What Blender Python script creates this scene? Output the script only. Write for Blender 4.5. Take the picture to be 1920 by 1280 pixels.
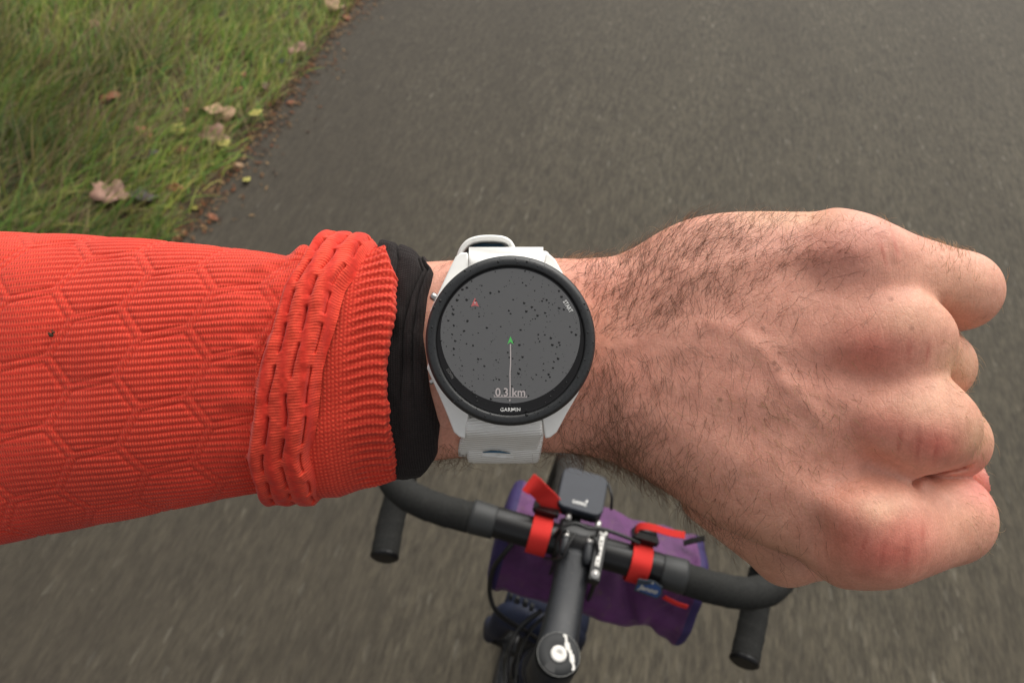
import bpy, math, random
import numpy as np
from mathutils import Vector, Matrix, Euler

random.seed(7)
rng = np.random.default_rng(11)
scene = bpy.context.scene
for o in list(bpy.data.objects):
    bpy.data.objects.remove(o)

# ------------------------------------------------------------------ camera, world, sun, exposure
F_PX = 1387.0                     # focal length in photograph pixels (26 mm on a 36 mm sensor, 1920 px)
CAM_H = 1.63
_Y = np.array([490.0, 1490.0, -1387.0]); _Y /= np.linalg.norm(_Y)      # riding direction seen from the camera
_X = np.array([1.0, -0.27, 0.0]); _X[2] = (_X[0]*_Y[0] + _X[1]*_Y[1]) / -_Y[2]
_X /= np.linalg.norm(_X)
_Z = np.cross(_X, _Y)
RC = np.array([_X, _Y, _Z])       # camera axes -> world axes
CAM = np.array([0.0, 0.0, CAM_H])
RCM = Matrix(RC.tolist())

cam_data = bpy.data.cameras.new('camera')
cam_data.lens = 26.0; cam_data.sensor_width = 36.0; cam_data.sensor_fit = 'HORIZONTAL'
cam_data.clip_start = 0.01; cam_data.clip_end = 500.0
cam_data.dof.use_dof = True
cam_data.dof.focus_distance = 0.212
cam_data.dof.aperture_fstop = 21.0
cam = bpy.data.objects.new('camera', cam_data)
scene.collection.objects.link(cam)
cam.matrix_world = Matrix.Translation(Vector(CAM)) @ RCM.to_4x4()
scene.camera = cam

SUN_AZ, SUN_EL = math.radians(12), math.radians(52)     # azimuth from +Y towards +X
world = bpy.data.worlds.new('World'); scene.world = world; world.use_nodes = True
wn, wl = world.node_tree.nodes, world.node_tree.links
wn.clear()
w_out = wn.new('ShaderNodeOutputWorld'); w_bg = wn.new('ShaderNodeBackground'); w_sky = wn.new('ShaderNodeTexSky')
w_hs = wn.new('ShaderNodeHueSaturation')
w_sky.sky_type = 'NISHITA'; w_sky.sun_disc = False
w_sky.sun_elevation = SUN_EL; w_sky.sun_rotation = SUN_AZ
w_sky.air_density = 1.0; w_sky.dust_density = 4.0; w_sky.ozone_density = 1.0
w_hs.inputs['Saturation'].default_value = 0.10
w_bg.inputs['Strength'].default_value = 0.125
wl.new(w_sky.outputs[0], w_hs.inputs['Color']); wl.new(w_hs.outputs[0], w_bg.inputs[0]); wl.new(w_bg.outputs[0], w_out.inputs[0])

sun_data = bpy.data.lights.new('sun', 'SUN'); sun_data.energy = 2.0; sun_data.angle = math.radians(78)
sun_data.color = (1.0, 0.94, 0.83)
sun = bpy.data.objects.new('sun', sun_data); scene.collection.objects.link(sun)
sd = Vector((math.sin(SUN_AZ)*math.cos(SUN_EL), math.cos(SUN_AZ)*math.cos(SUN_EL), math.sin(SUN_EL)))
sun.rotation_euler = sd.to_track_quat('Z', 'Y').to_euler()
sun.location = sd*20

scene.view_settings.view_transform = 'Standard'
scene.view_settings.look = 'None'
scene.view_settings.gamma = 1.0
scene.view_settings.use_curve_mapping = False
scene.view_settings.exposure = 0.42
scene.render.engine = 'CYCLES'
scene.cycles.use_denoising = True
scene.cycles.max_bounces = 6; scene.cycles.diffuse_bounces = 3; scene.cycles.glossy_bounces = 3
scene.cycles.transmission_bounces = 4; scene.cycles.transparent_max_bounces = 6
scene.cycles.caustics_reflective = False; scene.cycles.caustics_refractive = False

# ------------------------------------------------------------------ frames
S = 0.205 / F_PX                  # metres per unit; at the watch face one unit is one photograph pixel
D = F_PX                          # camera distance of the watch face, in units
ARM_M = Matrix.Translation(Vector(CAM + RC @ np.array([0, 0, -0.205]))) @ RCM.to_4x4()

def V(px, py, z=0.0):             # arm frame, units
    k = (D - z) / D
    return np.array([(px - 960.0)*k, (640.0 - py)*k, z])
def W(px, py, depth):             # world point at a distance along the camera axis
    c = np.array([(px-960.0)/F_PX*depth, (640.0-py)/F_PX*depth, -depth])
    return RC @ c + CAM
def ground_at(px, py, z=0.0):
    d = RC @ np.array([(px-960.0)/F_PX, (640.0-py)/F_PX, -1.0])
    t = (z - CAM_H) / d[2]
    return CAM + d*t
BAR = W(1082, 1022, 0.75)         # handlebar clamp centre
BIKE_O = np.array([BAR[0], BAR[1], 0.0])

# ------------------------------------------------------------------ object helpers
def tag(o, label=None, cat=None, group=None, kind=None):
    if label: o['label'] = label
    if cat: o['category'] = cat
    if group: o['group'] = group
    if kind: o['kind'] = kind
    return o
def link(o, parent=None):
    scene.collection.objects.link(o)
    if parent is not None: o.parent = parent
    return o
def empty(name, matrix=None):
    o = bpy.data.objects.new(name, None); o.empty_display_size = 0.02
    scene.collection.objects.link(o)
    if matrix is not None: o.matrix_world = matrix
    return o
def mesh_np(name, verts, faces, mat, parent=None, smooth=True, uv=None, col=None):
    """verts (n,3) array, faces (m,k) int array or list of tuples"""
    me = bpy.data.meshes.new(name)
    if isinstance(faces, np.ndarray):
        verts = np.asarray(verts, dtype=np.float32); n, k = faces.shape
        me.vertices.add(len(verts)); me.vertices.foreach_set('co', verts.ravel())
        me.loops.add(n*k); me.loops.foreach_set('vertex_index', faces.astype(np.int32).ravel())
        me.polygons.add(n)
        me.polygons.foreach_set('loop_start', np.arange(0, n*k, k, dtype=np.int32))
        me.update(calc_edges=True)
    else:
        me.from_pydata([tuple(map(float, v)) for v in verts], [], [tuple(int(i) for i in f) for f in faces])
    me.validate(verbose=False)
    if smooth is True:
        me.polygons.foreach_set('use_smooth', np.ones(len(me.polygons), dtype=bool))
    elif isinstance(smooth, (list, np.ndarray)):
        me.polygons.foreach_set('use_smooth', np.array(smooth, dtype=bool))
    if uv is not None:
        lay = me.uv_layers.new(name='UVMap')
        li = np.empty(len(me.loops), dtype=np.int32); me.loops.foreach_get('vertex_index', li)
        lay.data.foreach_set('uv', np.asarray(uv, dtype=np.float32)[li].ravel())
    if col is not None:
        at = me.color_attributes.new('tone', 'FLOAT_COLOR', 'POINT')
        c4 = np.ones((len(me.vertices), 4), dtype=np.float32); c4[:, :3] = col
        at.data.foreach_set('color', c4.ravel())
    if mat is not None: me.materials.append(mat)
    o = bpy.data.objects.new(name, me)
    return link(o, parent)

class MB:
    """collects simple solids into one mesh"""
    def __init__(s): s.v = []; s.f = []; s.sm = []
    def add(s, verts, faces, smooth=False):
        b = len(s.v); s.v.extend([tuple(map(float, p)) for p in verts])
        s.f.extend([tuple(i+b for i in f) for f in faces]); s.sm.extend([smooth]*len(faces)); return s
    def box(s, c, h, M=None):
        P = [np.array([sx*h[0], sy*h[1], sz*h[2]]) for sx in (-1, 1) for sy in (-1, 1) for sz in (-1, 1)]
        if M is not None: P = [M @ p for p in P]
        P = [p + np.array(c) for p in P]
        return s.add(P, [(0,1,3,2), (4,6,7,5), (0,4,5,1), (2,3,7,6), (0,2,6,4), (1,5,7,3)])
    def tube(s, path, r, n=16, cap=True, smooth=True, sx=1.0, up=None):
        path = [np.array(p, float) for p in path]; m = len(path)
        rr = [r]*m if np.isscalar(r) else list(r)
        T = []
        for i in range(m):
            t = path[min(i+1, m-1)] - path[max(i-1, 0)]; T.append(t/ (np.linalg.norm(t)+1e-12))
        u = np.array(up, float) if up is not None else (np.array([0, 0, 1.0]) if abs(T[0][2]) < .9 else np.array([1.0, 0, 0]))
        u = u - T[0]*u.dot(T[0]); u /= np.linalg.norm(u)
        vs = []
        for i in range(m):
            u = u - T[i]*u.dot(T[i]); u /= np.linalg.norm(u); w = np.cross(T[i], u)
            for k in range(n):
                a = 2*math.pi*k/n
                vs.append(path[i] + rr[i]*(math.cos(a)*u + math.sin(a)*w*sx))
        fs = [(i*n+k, i*n+(k+1) % n, (i+1)*n+(k+1) % n, (i+1)*n+k) for i in range(m-1) for k in range(n)]
        s.add(vs, fs, smooth)
        if cap:
            b = len(s.v) - len(vs)
            s.f.append(tuple(b+k for k in reversed(range(n)))); s.sm.append(False)
            s.f.append(tuple(b+(m-1)*n+k for k in range(n))); s.sm.append(False)
        return s
    def lathe(s, prof, n=64, c=(0, 0, 0), M=None, smooth=True, closed=False, a0=0.0):
        """prof: (radius, height) pairs round +z"""
        vs = []
        for (r, h) in prof:
            for k in range(n):
                a = 2*math.pi*k/n + a0
                p = np.array([r*math.cos(a), r*math.sin(a), h])
                if M is not None: p = M @ p
                vs.append(p + np.array(c))
        m = len(prof)
        fs = [(i*n+k, i*n+(k+1) % n, (i+1)*n+(k+1) % n, (i+1)*n+k) for i in range(m-1) for k in range(n)]
        b = len(s.v); s.add(vs, fs, smooth)
        if closed:
            s.f.append(tuple(b+k for k in reversed(range(n)))); s.sm.append(False)
            s.f.append(tuple(b+(m-1)*n+k for k in range(n))); s.sm.append(False)
        return s
    def prism(s, outline, z0, z1, fn=None):
        """outline: list of (x, y) anticlockwise; z0/z1 numbers or functions of (x, y)"""
        n = len(outline)
        g = lambda z, x, y: z(x, y) if callable(z) else z
        vs = [(x, y, g(z0, x, y)) for x, y in outline] + [(x, y, g(z1, x, y)) for x, y in outline]
        fs = [tuple(reversed(range(n))), tuple(range(n, 2*n))] + [(k, (k+1) % n, n+(k+1) % n, n+k) for k in range(n)]
        return s.add(vs, fs, False)
    def build(s, name, mat, parent=None, bevel=0.0, seg=2, scale=1.0):
        o = mesh_np(name, [(x*scale, y*scale, z*scale) for x, y, z in s.v], s.f, mat, parent, smooth=s.sm)
        if bevel > 0:
            b = o.modifiers.new('bevel', 'BEVEL'); b.width = bevel; b.segments = seg; b.limit_method = 'ANGLE'
            b.angle_limit = math.radians(40); b.harden_normals = False
            o.data.polygons.foreach_set('use_smooth', np.ones(len(o.data.polygons), dtype=bool))
            w_ = o.modifiers.new('wn', 'WEIGHTED_NORMAL'); w_.keep_sharp = False
        return o

def smooth_path(pts, n=8, closed=False):
    pts = [np.array(p, float) for p in pts]; out = []
    m = len(pts)
    rngi = range(m if closed else m-1)
    for i in rngi:
        p0 = pts[(i-1) % m] if (closed or i > 0) else pts[0]
        p1 = pts[i]; p2 = pts[(i+1) % m]
        p3 = pts[(i+2) % m] if (closed or i+2 < m) else pts[-1]
        for k in range(n):
            t = k/n
            out.append(0.5*((2*p1) + (-p0+p2)*t + (2*p0-5*p1+4*p2-p3)*t*t + (-p0+3*p1-3*p2+p3)*t**3))
    if not closed: out.append(pts[-1])
    return out

def sinterp(x, xs, ys, w=18.0):
    """piecewise linear interpolation, softened over +-w"""
    x = np.asarray(x, float); r = 0
    ks = np.array([-1, -.6, -.2, .2, .6, 1])*w; wt = np.array([.6, 1, 1.3, 1.3, 1, .6])
    for k, q in zip(ks, wt): r = r + q*np.interp(x+k, xs, ys)
    return r/wt.sum()
def sstep(a, b, x):
    t = np.clip((x-a)/(b-a), 0, 1); return t*t*(3-2*t)

# value noise in numpy (for displacement only)
_P = np.random.default_rng(3).random((64, 64, 64)).astype(np.float32)
def vnoise(x, y, z=0.0):
    x, y, z = np.broadcast_arrays(np.asarray(x, float), np.asarray(y, float), np.asarray(z, float))
    xi, yi, zi = np.floor(x).astype(int), np.floor(y).astype(int), np.floor(z).astype(int)
    fx, fy, fz = x-xi, y-yi, z-zi
    fx, fy, fz = fx*fx*(3-2*fx), fy*fy*(3-2*fy), fz*fz*(3-2*fz)
    def g(a, b, c): return _P[(xi+a) & 63, (yi+b) & 63, (zi+c) & 63]
    r = ((g(0,0,0)*(1-fx)+g(1,0,0)*fx)*(1-fy) + (g(0,1,0)*(1-fx)+g(1,1,0)*fx)*fy)*(1-fz) \
      + ((g(0,0,1)*(1-fx)+g(1,0,1)*fx)*(1-fy) + (g(0,1,1)*(1-fx)+g(1,1,1)*fx)*fy)*fz
    return r*2-1

# ------------------------------------------------------------------ materials
def new_mat(name, col=(.5, .5, .5), rough=.6, spec=.5, metal=0.0, sheen=0.0, coat=0.0):
    m = bpy.data.materials.new(name); m.use_nodes = True
    b = m.node_tree.nodes['Principled BSDF']
    b.inputs['Base Color'].default_value = (*col, 1); b.inputs['Roughness'].default_value = rough
    b.inputs['Specular IOR Level'].default_value = spec; b.inputs['Metallic'].default_value = metal
    b.inputs['Sheen Weight'].default_value = sheen; b.inputs['Coat Weight'].default_value = coat
    return m
def N(m, t, **kw):
    n = m.node_tree.nodes.new(t)
    for k, v in kw.items():
        if k in n.inputs: n.inputs[k].default_value = v
        else: setattr(n, k, v)
    return n
def LK(m, a, b): m.node_tree.links.new(a, b)
def bsdf(m): return m.node_tree.nodes['Principled BSDF']
def coord(m, kind='Object', scale=(1, 1, 1), rot=(0, 0, 0)):
    tc = N(m, 'ShaderNodeTexCoord'); mp = N(m, 'ShaderNodeMapping')
    mp.inputs['Scale'].default_value = scale; mp.inputs['Rotation'].default_value = rot
    LK(m, tc.outputs[kind], mp.inputs['Vector']); return mp.outputs[0]
def ramp(m, fac, stops):
    r = N(m, 'ShaderNodeValToRGB'); e = r.color_ramp.elements
    while len(e) < len(stops): e.new(0.5)
    for el, (p, c) in zip(e, stops):
        el.position = p; el.color = (*c, 1) if len(c) == 3 else c
    LK(m, fac, r.inputs[0]); return r.outputs[0]
def mix(m, fac, a, b, mode='MIX'):
    n = N(m, 'ShaderNodeMix', data_type='RGBA', blend_type=mode)
    for sock, val in ((n.inputs[0], fac), (n.inputs[6], a), (n.inputs[7], b)):
        if hasattr(val, 'links') or hasattr(val, 'is_linked'): LK(m, val, sock)
        elif isinstance(val, (int, float)): sock.default_value = val
        else: sock.default_value = (*val, 1) if len(val) == 3 else val
    return n.outputs[2]
def noise(m, vec, scale, detail=4, rough=.55, out='Fac'):
    n = N(m, 'ShaderNodeTexNoise'); n.inputs['Scale'].default_value = scale
    n.inputs['Detail'].default_value = detail; n.inputs['Roughness'].default_value = rough
    LK(m, vec, n.inputs['Vector']); return n.outputs[out]
def voro(m, vec, scale, feature='F1', out='Distance', rand=1.0):
    n = N(m, 'ShaderNodeTexVoronoi', feature=feature); n.inputs['Scale'].default_value = scale
    n.inputs['Randomness'].default_value = rand
    LK(m, vec, n.inputs['Vector']); return n.outputs[out]
def bump(m, h, strength=.5, dist=.001, prev=None):
    n = N(m, 'ShaderNodeBump'); n.inputs['Strength'].default_value = strength; n.inputs['Distance'].default_value = dist
    LK(m, h, n.inputs['Height'])
    if prev is not None: LK(m, prev, n.inputs['Normal'])
    return n.outputs[0]
def vary(m, col, amt=.25, scale=40, lo=None, kind='Object'):
    """base colour with soft cloudy variation"""
    v = coord(m, kind); f = noise(m, v, scale, 5)
    c0 = tuple(c*(1-amt) for c in col) if lo is None else lo
    c1 = tuple(min(1, c*(1+amt)) for c in col)
    out = ramp(m, f, [(.3, c0), (.7, c1)]); LK(m, out, bsdf(m).inputs['Base Color']); return v

# ================================================================== SETTING: road, verge
m_road = new_mat('asphalt', (.06, .055, .048), .85, .35)
v = coord(m_road, 'Object', (1, 0.27, 1))
fine = noise(m_road, v, 118, 4, .7); vc = voro(m_road, v, 120, 'F1', 'Color'); vd = voro(m_road, v, 120)
mid = noise(m_road, v, 34, 4, .6); big = noise(m_road, coord(m_road, 'Object', (1, .35, 1)), 2.3, 4, .6)
sep = N(m_road, 'ShaderNodeSeparateColor'); LK(m_road, vc, sep.inputs[0])
c_st = ramp(m_road, sep.outputs[0], [(0, (.036, .031, .023)), (.6, (.054, .047, .034)), (.9, (.076, .067, .050)), (.985, (.12, .11, .09)), (1, (.26, .25, .22))])
c_f = ramp(m_road, fine, [(.33, (.013, .010, .007)), (.62, (.082, .071, .052))])
c1 = mix(m_road, .6, c_st, c_f)
c2 = mix(m_road, ramp(m_road, mid, [(.3, (0, 0, 0)), (.75, (.5, .5, .5))]), c1, (.092, .081, .060))
c3 = mix(m_road, ramp(m_road, big, [(.38, (0, 0, 0)), (.66, (.55, .55, .55))]), c2, (.044, .037, .027))
# sparse pale chips
chip = voro(m_road, coord(m_road, 'Object', (1, .6, 1)), 26); c3 = mix(m_road, ramp(m_road, chip, [(.03, (.3, .3, .3)), (.05, (0, 0, 0))]), c3, (.15, .14, .115))
stk = noise(m_road, coord(m_road, 'Object', (1, .16, 1)), 75, 4, .65)
c3 = mix(m_road, 1.0, c3, ramp(m_road, stk, [(.32, (.62, .60, .56)), (.68, (1.20, 1.165, 1.08))]), 'MULTIPLY')
# damp, dirtier strip beside the verge, wandering
sx_ = N(m_road, 'ShaderNodeSeparateXYZ'); LK(m_road, coord(m_road), sx_.inputs[0])
mr_ = N(m_road, 'ShaderNodeMapRange'); LK(m_road, sx_.outputs[0], mr_.inputs[0])
mr_.inputs[1].default_value = -1.25; mr_.inputs[2].default_value = .25; mr_.inputs[3].default_value = .85; mr_.inputs[4].default_value = 0.0
dm = mix(m_road, 1.0, mr_.outputs[0], ramp(m_road, noise(m_road, coord(m_road, 'Object', (1, .3, 1)), 3.2, 4), [(.3, (.45, .45, .45)), (.7, (1, 1, 1))]), 'MULTIPLY')
c3 = mix(m_road, dm, c3, (.036, .029, .021))
LK(m_road, c3, bsdf(m_road).inputs['Base Color'])
b1 = bump(m_road, vd, .55, .003); b2 = bump(m_road, fine, .5, .0025, b1); LK(m_road, b2, bsdf(m_road).inputs['Normal'])

e1, e2 = ground_at(335, 450), ground_at(640, 45)
EDGE_X = (e1[0]+e2[0])/2
print('road edge x', e1[:2], e2[:2], EDGE_X, 'BAR', BAR)

def edge_x(y):    # wandering edge of the tarmac
    y = np.asarray(y, float)
    return np.interp(y, [e1[1], e2[1]], [e1[0], e2[0]]) + .02*vnoise(y*2.3, 5.5) + .012*vnoise(y*9.1, 2.5)

# road sheet
ys = np.concatenate([[-60, -20, -6], np.linspace(-3, 9, 160), [14, 40, 200]])
vs, fs = [], []
for i, y in enumerate(ys):
    ex = float(edge_x(y)) if -3 <= y <= 9 else float(edge_x(np.clip(y, -3, 9)))
    for t, z in ((0, .0), (.25, .004), (.9, .02), (2.2, .035), (4.2, 0.0)):
        vs.append((ex+t, y, z))
    if i:
        a = (i-1)*5
        for k in range(4): fs.append((a+k, a+k+1, a+k+6, a+k+5))
tag(mesh_np('road', vs, fs, m_road), kind='structure')

m_soil = new_mat('soil', (.05, .035, .022), .95, .2)
v = coord(m_soil); n1 = noise(m_soil, v, 14, 6, .65); n2 = noise(m_soil, v, 150, 3)
cs = ramp(m_soil, n1, [(.3, (.032, .026, .014)), (.5, (.055, .04, .024)), (.72, (.085, .055, .033))])
cs = mix(m_soil, ramp(m_soil, n2, [(.4, (0, 0, 0)), (.75, (.5, .5, .5))]), cs, (.11, .08, .05))
LK(m_soil, cs, bsdf(m_soil).inputs['Base Color'])
LK(m_soil, bump(m_soil, n2, .8, .006), bsdf(m_soil).inputs['Normal'])
# earth sheet under everything, out to the horizon; the verge rises softly from the tarmac
def verge_z(x, y):
    dx = edge_x(y) - x
    z = .055*sstep(.0, .5, dx) + .05*sstep(.4, 2.5, dx)
    z = z + sstep(0, .2, dx)*(.012*vnoise(x*7, y*7) + .006*vnoise(x*19, y*19, 3.3))
    return z - .03*(dx < 0.0)*1.0 - .01*sstep(.05, -.02, dx)
GX = np.concatenate([[-200, -40, -12, -6], np.linspace(-4.2, .3, 110), [2, 8, 40, 200]])
GY = np.concatenate([[-200, -40, -8], np.linspace(-2, 9, 180), [20, 60, 250]])
XX, YY = np.meshgrid(GX, GY, indexing='ij')
ZZ = verge_z(XX, np.clip(YY, -2, 9))
ZZ = np.where(XX > edge_x(np.clip(YY, -3, 9))-.02, -.03, ZZ)
nx, ny = XX.shape
idx = np.arange(nx*ny).reshape(nx, ny)
F = np.stack([idx[:-1, :-1], idx[1:, :-1], idx[1:, 1:], idx[:-1, 1:]], -1).reshape(-1, 4)
tag(mesh_np('verge_ground', np.stack([XX, YY, ZZ], -1).reshape(-1, 3), F, m_soil), kind='structure')

# ---- grass
def blades(name, n, region, hrange, cols, width, lean_dir=(0.15, 1.0), lean=.9, segs=4, seed=1, clump=.5, label=None):
    r = np.random.default_rng(seed)
    x = r.uniform(region[0], region[1], n*3); y = r.uniform(region[2], region[3], n*3)
    dx = edge_x(y) - x
    dens = np.clip(sstep(.0, .09, dx), 0, 1)*(.36 + clump*(vnoise(x*5.5, y*5.5, 9)+.6))*(1-.7*(vnoise(x*4.4, y*3.1, 50) > .38)) 
    dens = dens*(1-.45*np.exp(-((dx-.42)/.13)**2)*(vnoise(x*3.1, y*3.1, 4) > .05))
    keep = r.random(n*3) < dens
    x, y = x[keep][:n], y[keep][:n]; n = len(x); dx = edge_x(y)-x
    z = verge_z(x, y)
    h = r.uniform(*hrange, n)*(.65+.35*sstep(.05, .5, dx))*(1+.25*vnoise(x*2.2, y*2.2, 1))
    base = math.atan2(lean_dir[1], lean_dir[0])
    az = base + r.normal(0, .55, n) + .5*vnoise(x*2.7, y*2.7, 7)
    ln = np.clip(lean*r.uniform(.55, 1.25, n), .1, 1.5)
    w = width*r.uniform(.6, 1.25, n)
    t = np.linspace(0, 1, segs+1)
    ang = ln[:, None]*(.72+.58*t[None, :])             # tilt from vertical grows along the blade
    ds = h[:, None]/segs
    hx = np.concatenate([np.zeros((n, 1)), np.cumsum(np.sin(ang[:, :-1])*ds, 1)], 1)
    hz = np.concatenate([np.zeros((n, 1)), np.cumsum(np.cos(ang[:, :-1])*ds, 1)], 1)
    cx = x[:, None] + np.cos(az)[:, None]*hx; cy = y[:, None] + np.sin(az)[:, None]*hx; cz = z[:, None] - .005 + hz
    ww = w[:, None]*(1-t[None, :]**1.6)*.5 + .0002
    wa = az + math.pi/2 + r.normal(0, .5, n)
    ox, oy = np.cos(wa)[:, None]*ww, np.sin(wa)[:, None]*ww
    L_ = np.stack([cx-ox, cy-oy, cz], -1); R_ = np.stack([cx+ox, cy+oy, cz+ww*.35], -1)
    vv = np.stack([L_, R_], 2).reshape(n, -1, 3)
    k = vv.shape[1]
    bi = np.arange(n)[:, None, None]*k
    q = np.array([[2*i, 2*i+1, 2*i+3, 2*i+2] for i in range(segs)])[None]
    F = (bi + q).reshape(-1, 4)
    cols = np.array(cols); ci = r.integers(0, len(cols), n)
    patch = .8*vnoise(x*1.6, y*1.6, 20)+.6*vnoise(x*5, y*3, 21)
    straw = r.random(n) < np.clip(.14 + .34*sstep(.7, 1.4, dx)*(vnoise(x*2.1, y*2.1, 33) > .05) + .22*(vnoise(x*4.1, y*2.6, 40) > .3), 0, 1)
    c = cols[ci]*(1.12 + .75*np.clip(patch, -.9, 1)[:, None])*r.uniform(.75, 1.25, n)[:, None]
    c[straw] = np.array([.22, .165, .075])*r.uniform(.5, 1.1, straw.sum())[:, None]
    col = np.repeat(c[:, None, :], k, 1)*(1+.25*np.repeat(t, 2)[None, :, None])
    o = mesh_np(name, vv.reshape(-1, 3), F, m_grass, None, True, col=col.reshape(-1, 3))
    return tag(o, label, 'grass', kind='stuff')
m_grass = new_mat('grass_blade', (.1, .15, .04), .6, .3)
at = N(m_grass, 'ShaderNodeVertexColor', layer_name='tone'); LK(m_grass, at.outputs[0], bsdf(m_grass).inputs['Base Color'])
bsdf(m_grass).inputs['Subsurface Weight'].default_value = 0.0
tr = N(m_grass, 'ShaderNodeBsdfTranslucent'); LK(m_grass, at.outputs[0], tr.inputs[0])
ms = N(m_grass, 'ShaderNodeMixShader'); ms.inputs[0].default_value = .3
LK(m_grass, bsdf(m_grass).outputs[0], ms.inputs[1]); LK(m_grass, tr.outputs[0], ms.inputs[2])
LK(m_grass, ms.outputs[0], m_grass.node_tree.nodes['Material Output'].inputs[0])
greens = [(.085, .145, .020), (.12, .18, .026), (.17, .20, .036), (.055, .095, .020), (.20, .19, .045), (.065, .135, .022), (.12, .11, .038)]
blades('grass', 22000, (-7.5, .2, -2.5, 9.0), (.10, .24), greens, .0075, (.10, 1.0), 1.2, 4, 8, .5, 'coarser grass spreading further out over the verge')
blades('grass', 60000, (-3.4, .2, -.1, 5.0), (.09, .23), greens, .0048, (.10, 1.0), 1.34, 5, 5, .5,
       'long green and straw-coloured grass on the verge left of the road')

# ================================================================== THE RIDER'S ARM
rider = tag(empty('person', ARM_M), "cyclist's left arm in a red knitted sleeve, bare hairy fist held out over the road", 'person')

# ---- skin material
m_skin = new_mat('skin', (.5, .28, .2), .48, .4)
at = N(m_skin, 'ShaderNodeVertexColor', layer_name='tone')
v = coord(m_skin); nb = noise(m_skin, v, 190, 5, .6); nf = noise(m_skin, v, 1500, 3, .6)
cc = mix(m_skin, 1.0, at.outputs[0], ramp(m_skin, nb, [(.3, (.90, .85, .83)), (.7, (1.09, 1.08, 1.08))]), 'MULTIPLY')
cc = mix(m_skin, 1.0, cc, ramp(m_skin, nf, [(.3, (.90, .86, .84)), (.7, (1.06, 1.06, 1.06))]), 'MULTIPLY')
frk = voro(m_skin, coord(m_skin), 150, 'F1', 'Distance')
fsel = noise(m_skin, v, 75, 2)
fm = mix(m_skin, 1.0, ramp(m_skin, frk, [(.06, (1, 1, 1)), (.16, (0, 0, 0))]), ramp(m_skin, fsel, [(.58, (0, 0, 0)), (.64, (.5, .5, .5))]), 'MULTIPLY')
cc = mix(m_skin, fm, cc, (.20, .075, .045))
LK(m_skin, cc, bsdf(m_skin).inputs['Base Color'])
b = bsdf(m_skin); b.inputs['Subsurface Weight'].default_value = .22
b.inputs['Subsurface Radius'].default_value = (1.0, .35, .2); b.inputs['Subsurface Scale'].default_value = .003
cell = voro(m_skin, coord(m_skin, 'Object', (1, 1.5, 1)), 900, 'DISTANCE_TO_EDGE')
wr = voro(m_skin, coord(m_skin, 'Object', (1, .32, .6)), 420, 'DISTANCE_TO_EDGE')
bb = bump(m_skin, ramp(m_skin, cell, [(0, (0, 0, 0)), (.12, (1, 1, 1))]), .28, .00018)
bb = bump(m_skin, ramp(m_skin, wr, [(0, (0, 0, 0)), (.1, (1, 1, 1))]), .22, .00022, bb)
bb = bump(m_skin, nb, .22, .0010, bb)
LK(m_skin, bb, b.inputs['Normal'])

# ---- signed distance pieces (units of the arm frame)
def smin(a, b, k):
    h = np.clip(.5 + .5*(b-a)/k, 0, 1)
    return b*(1-h) + a*h - k*h*(1-h)
def capsule(X, Y, Z, a, b, ra, rb):
    ba = b-a; L2 = float(ba @ ba)
    t = ((X-a[0])*ba[0] + (Y-a[1])*ba[1] + (Z-a[2])*ba[2])/L2
    t = np.clip(t, 0, 1)
    d = np.sqrt((X-a[0]-t*ba[0])**2 + (Y-a[1]-t*ba[1])**2 + (Z-a[2]-t*ba[2])**2)
    return d - (ra + (rb-ra)*t)
def ellip(X, Y, Z, c, r):
    q = np.sqrt(((X-c[0])/r[0])**2 + ((Y-c[1])/r[1])**2 + ((Z-c[2])/r[2])**2)
    return (q-1)*min(r)
def sc(z): return (D-z)/D

TOPX = [600, 760, 830, 900, 1000, 1080, 1150, 1190, 1230, 1270, 1310, 1360, 1420, 1500, 1580, 1660]
TOPY = [500, 494, 490, 486, 484, 486, 482, 464, 438, 418, 406, 399, 397, 398, 399, 410]
BOTX = [600, 760, 830, 900, 1000, 1080, 1140, 1200, 1250, 1300, 1350, 1400, 1450, 1500, 1560, 1640]
BOTY = [880, 868, 860, 852, 846, 848, 862, 892, 923, 956, 988, 1010, 1030, 1049, 1074, 1085]
def body_prof(x_loc):
    """centre y, half width, centre z, half thickness along the arm (local units)"""
    zc = sinterp(x_loc, [-400, 140, 260, 400, 560, 740], [-236, -232, -218, -196, -176, -168], 30)
    px = 960 + x_loc*D/(D-zc)
    top = (640 - sinterp(px, TOPX, TOPY))*sc(zc); bot = (640 - sinterp(px, BOTX, BOTY))*sc(zc)
    hb = sinterp(x_loc, [-400, 100, 300, 480, 640, 760], [124, 124, 122, 118, 104, 90], 30)
    return (top+bot)/2, (top-bot)/2, zc, hb

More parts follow.
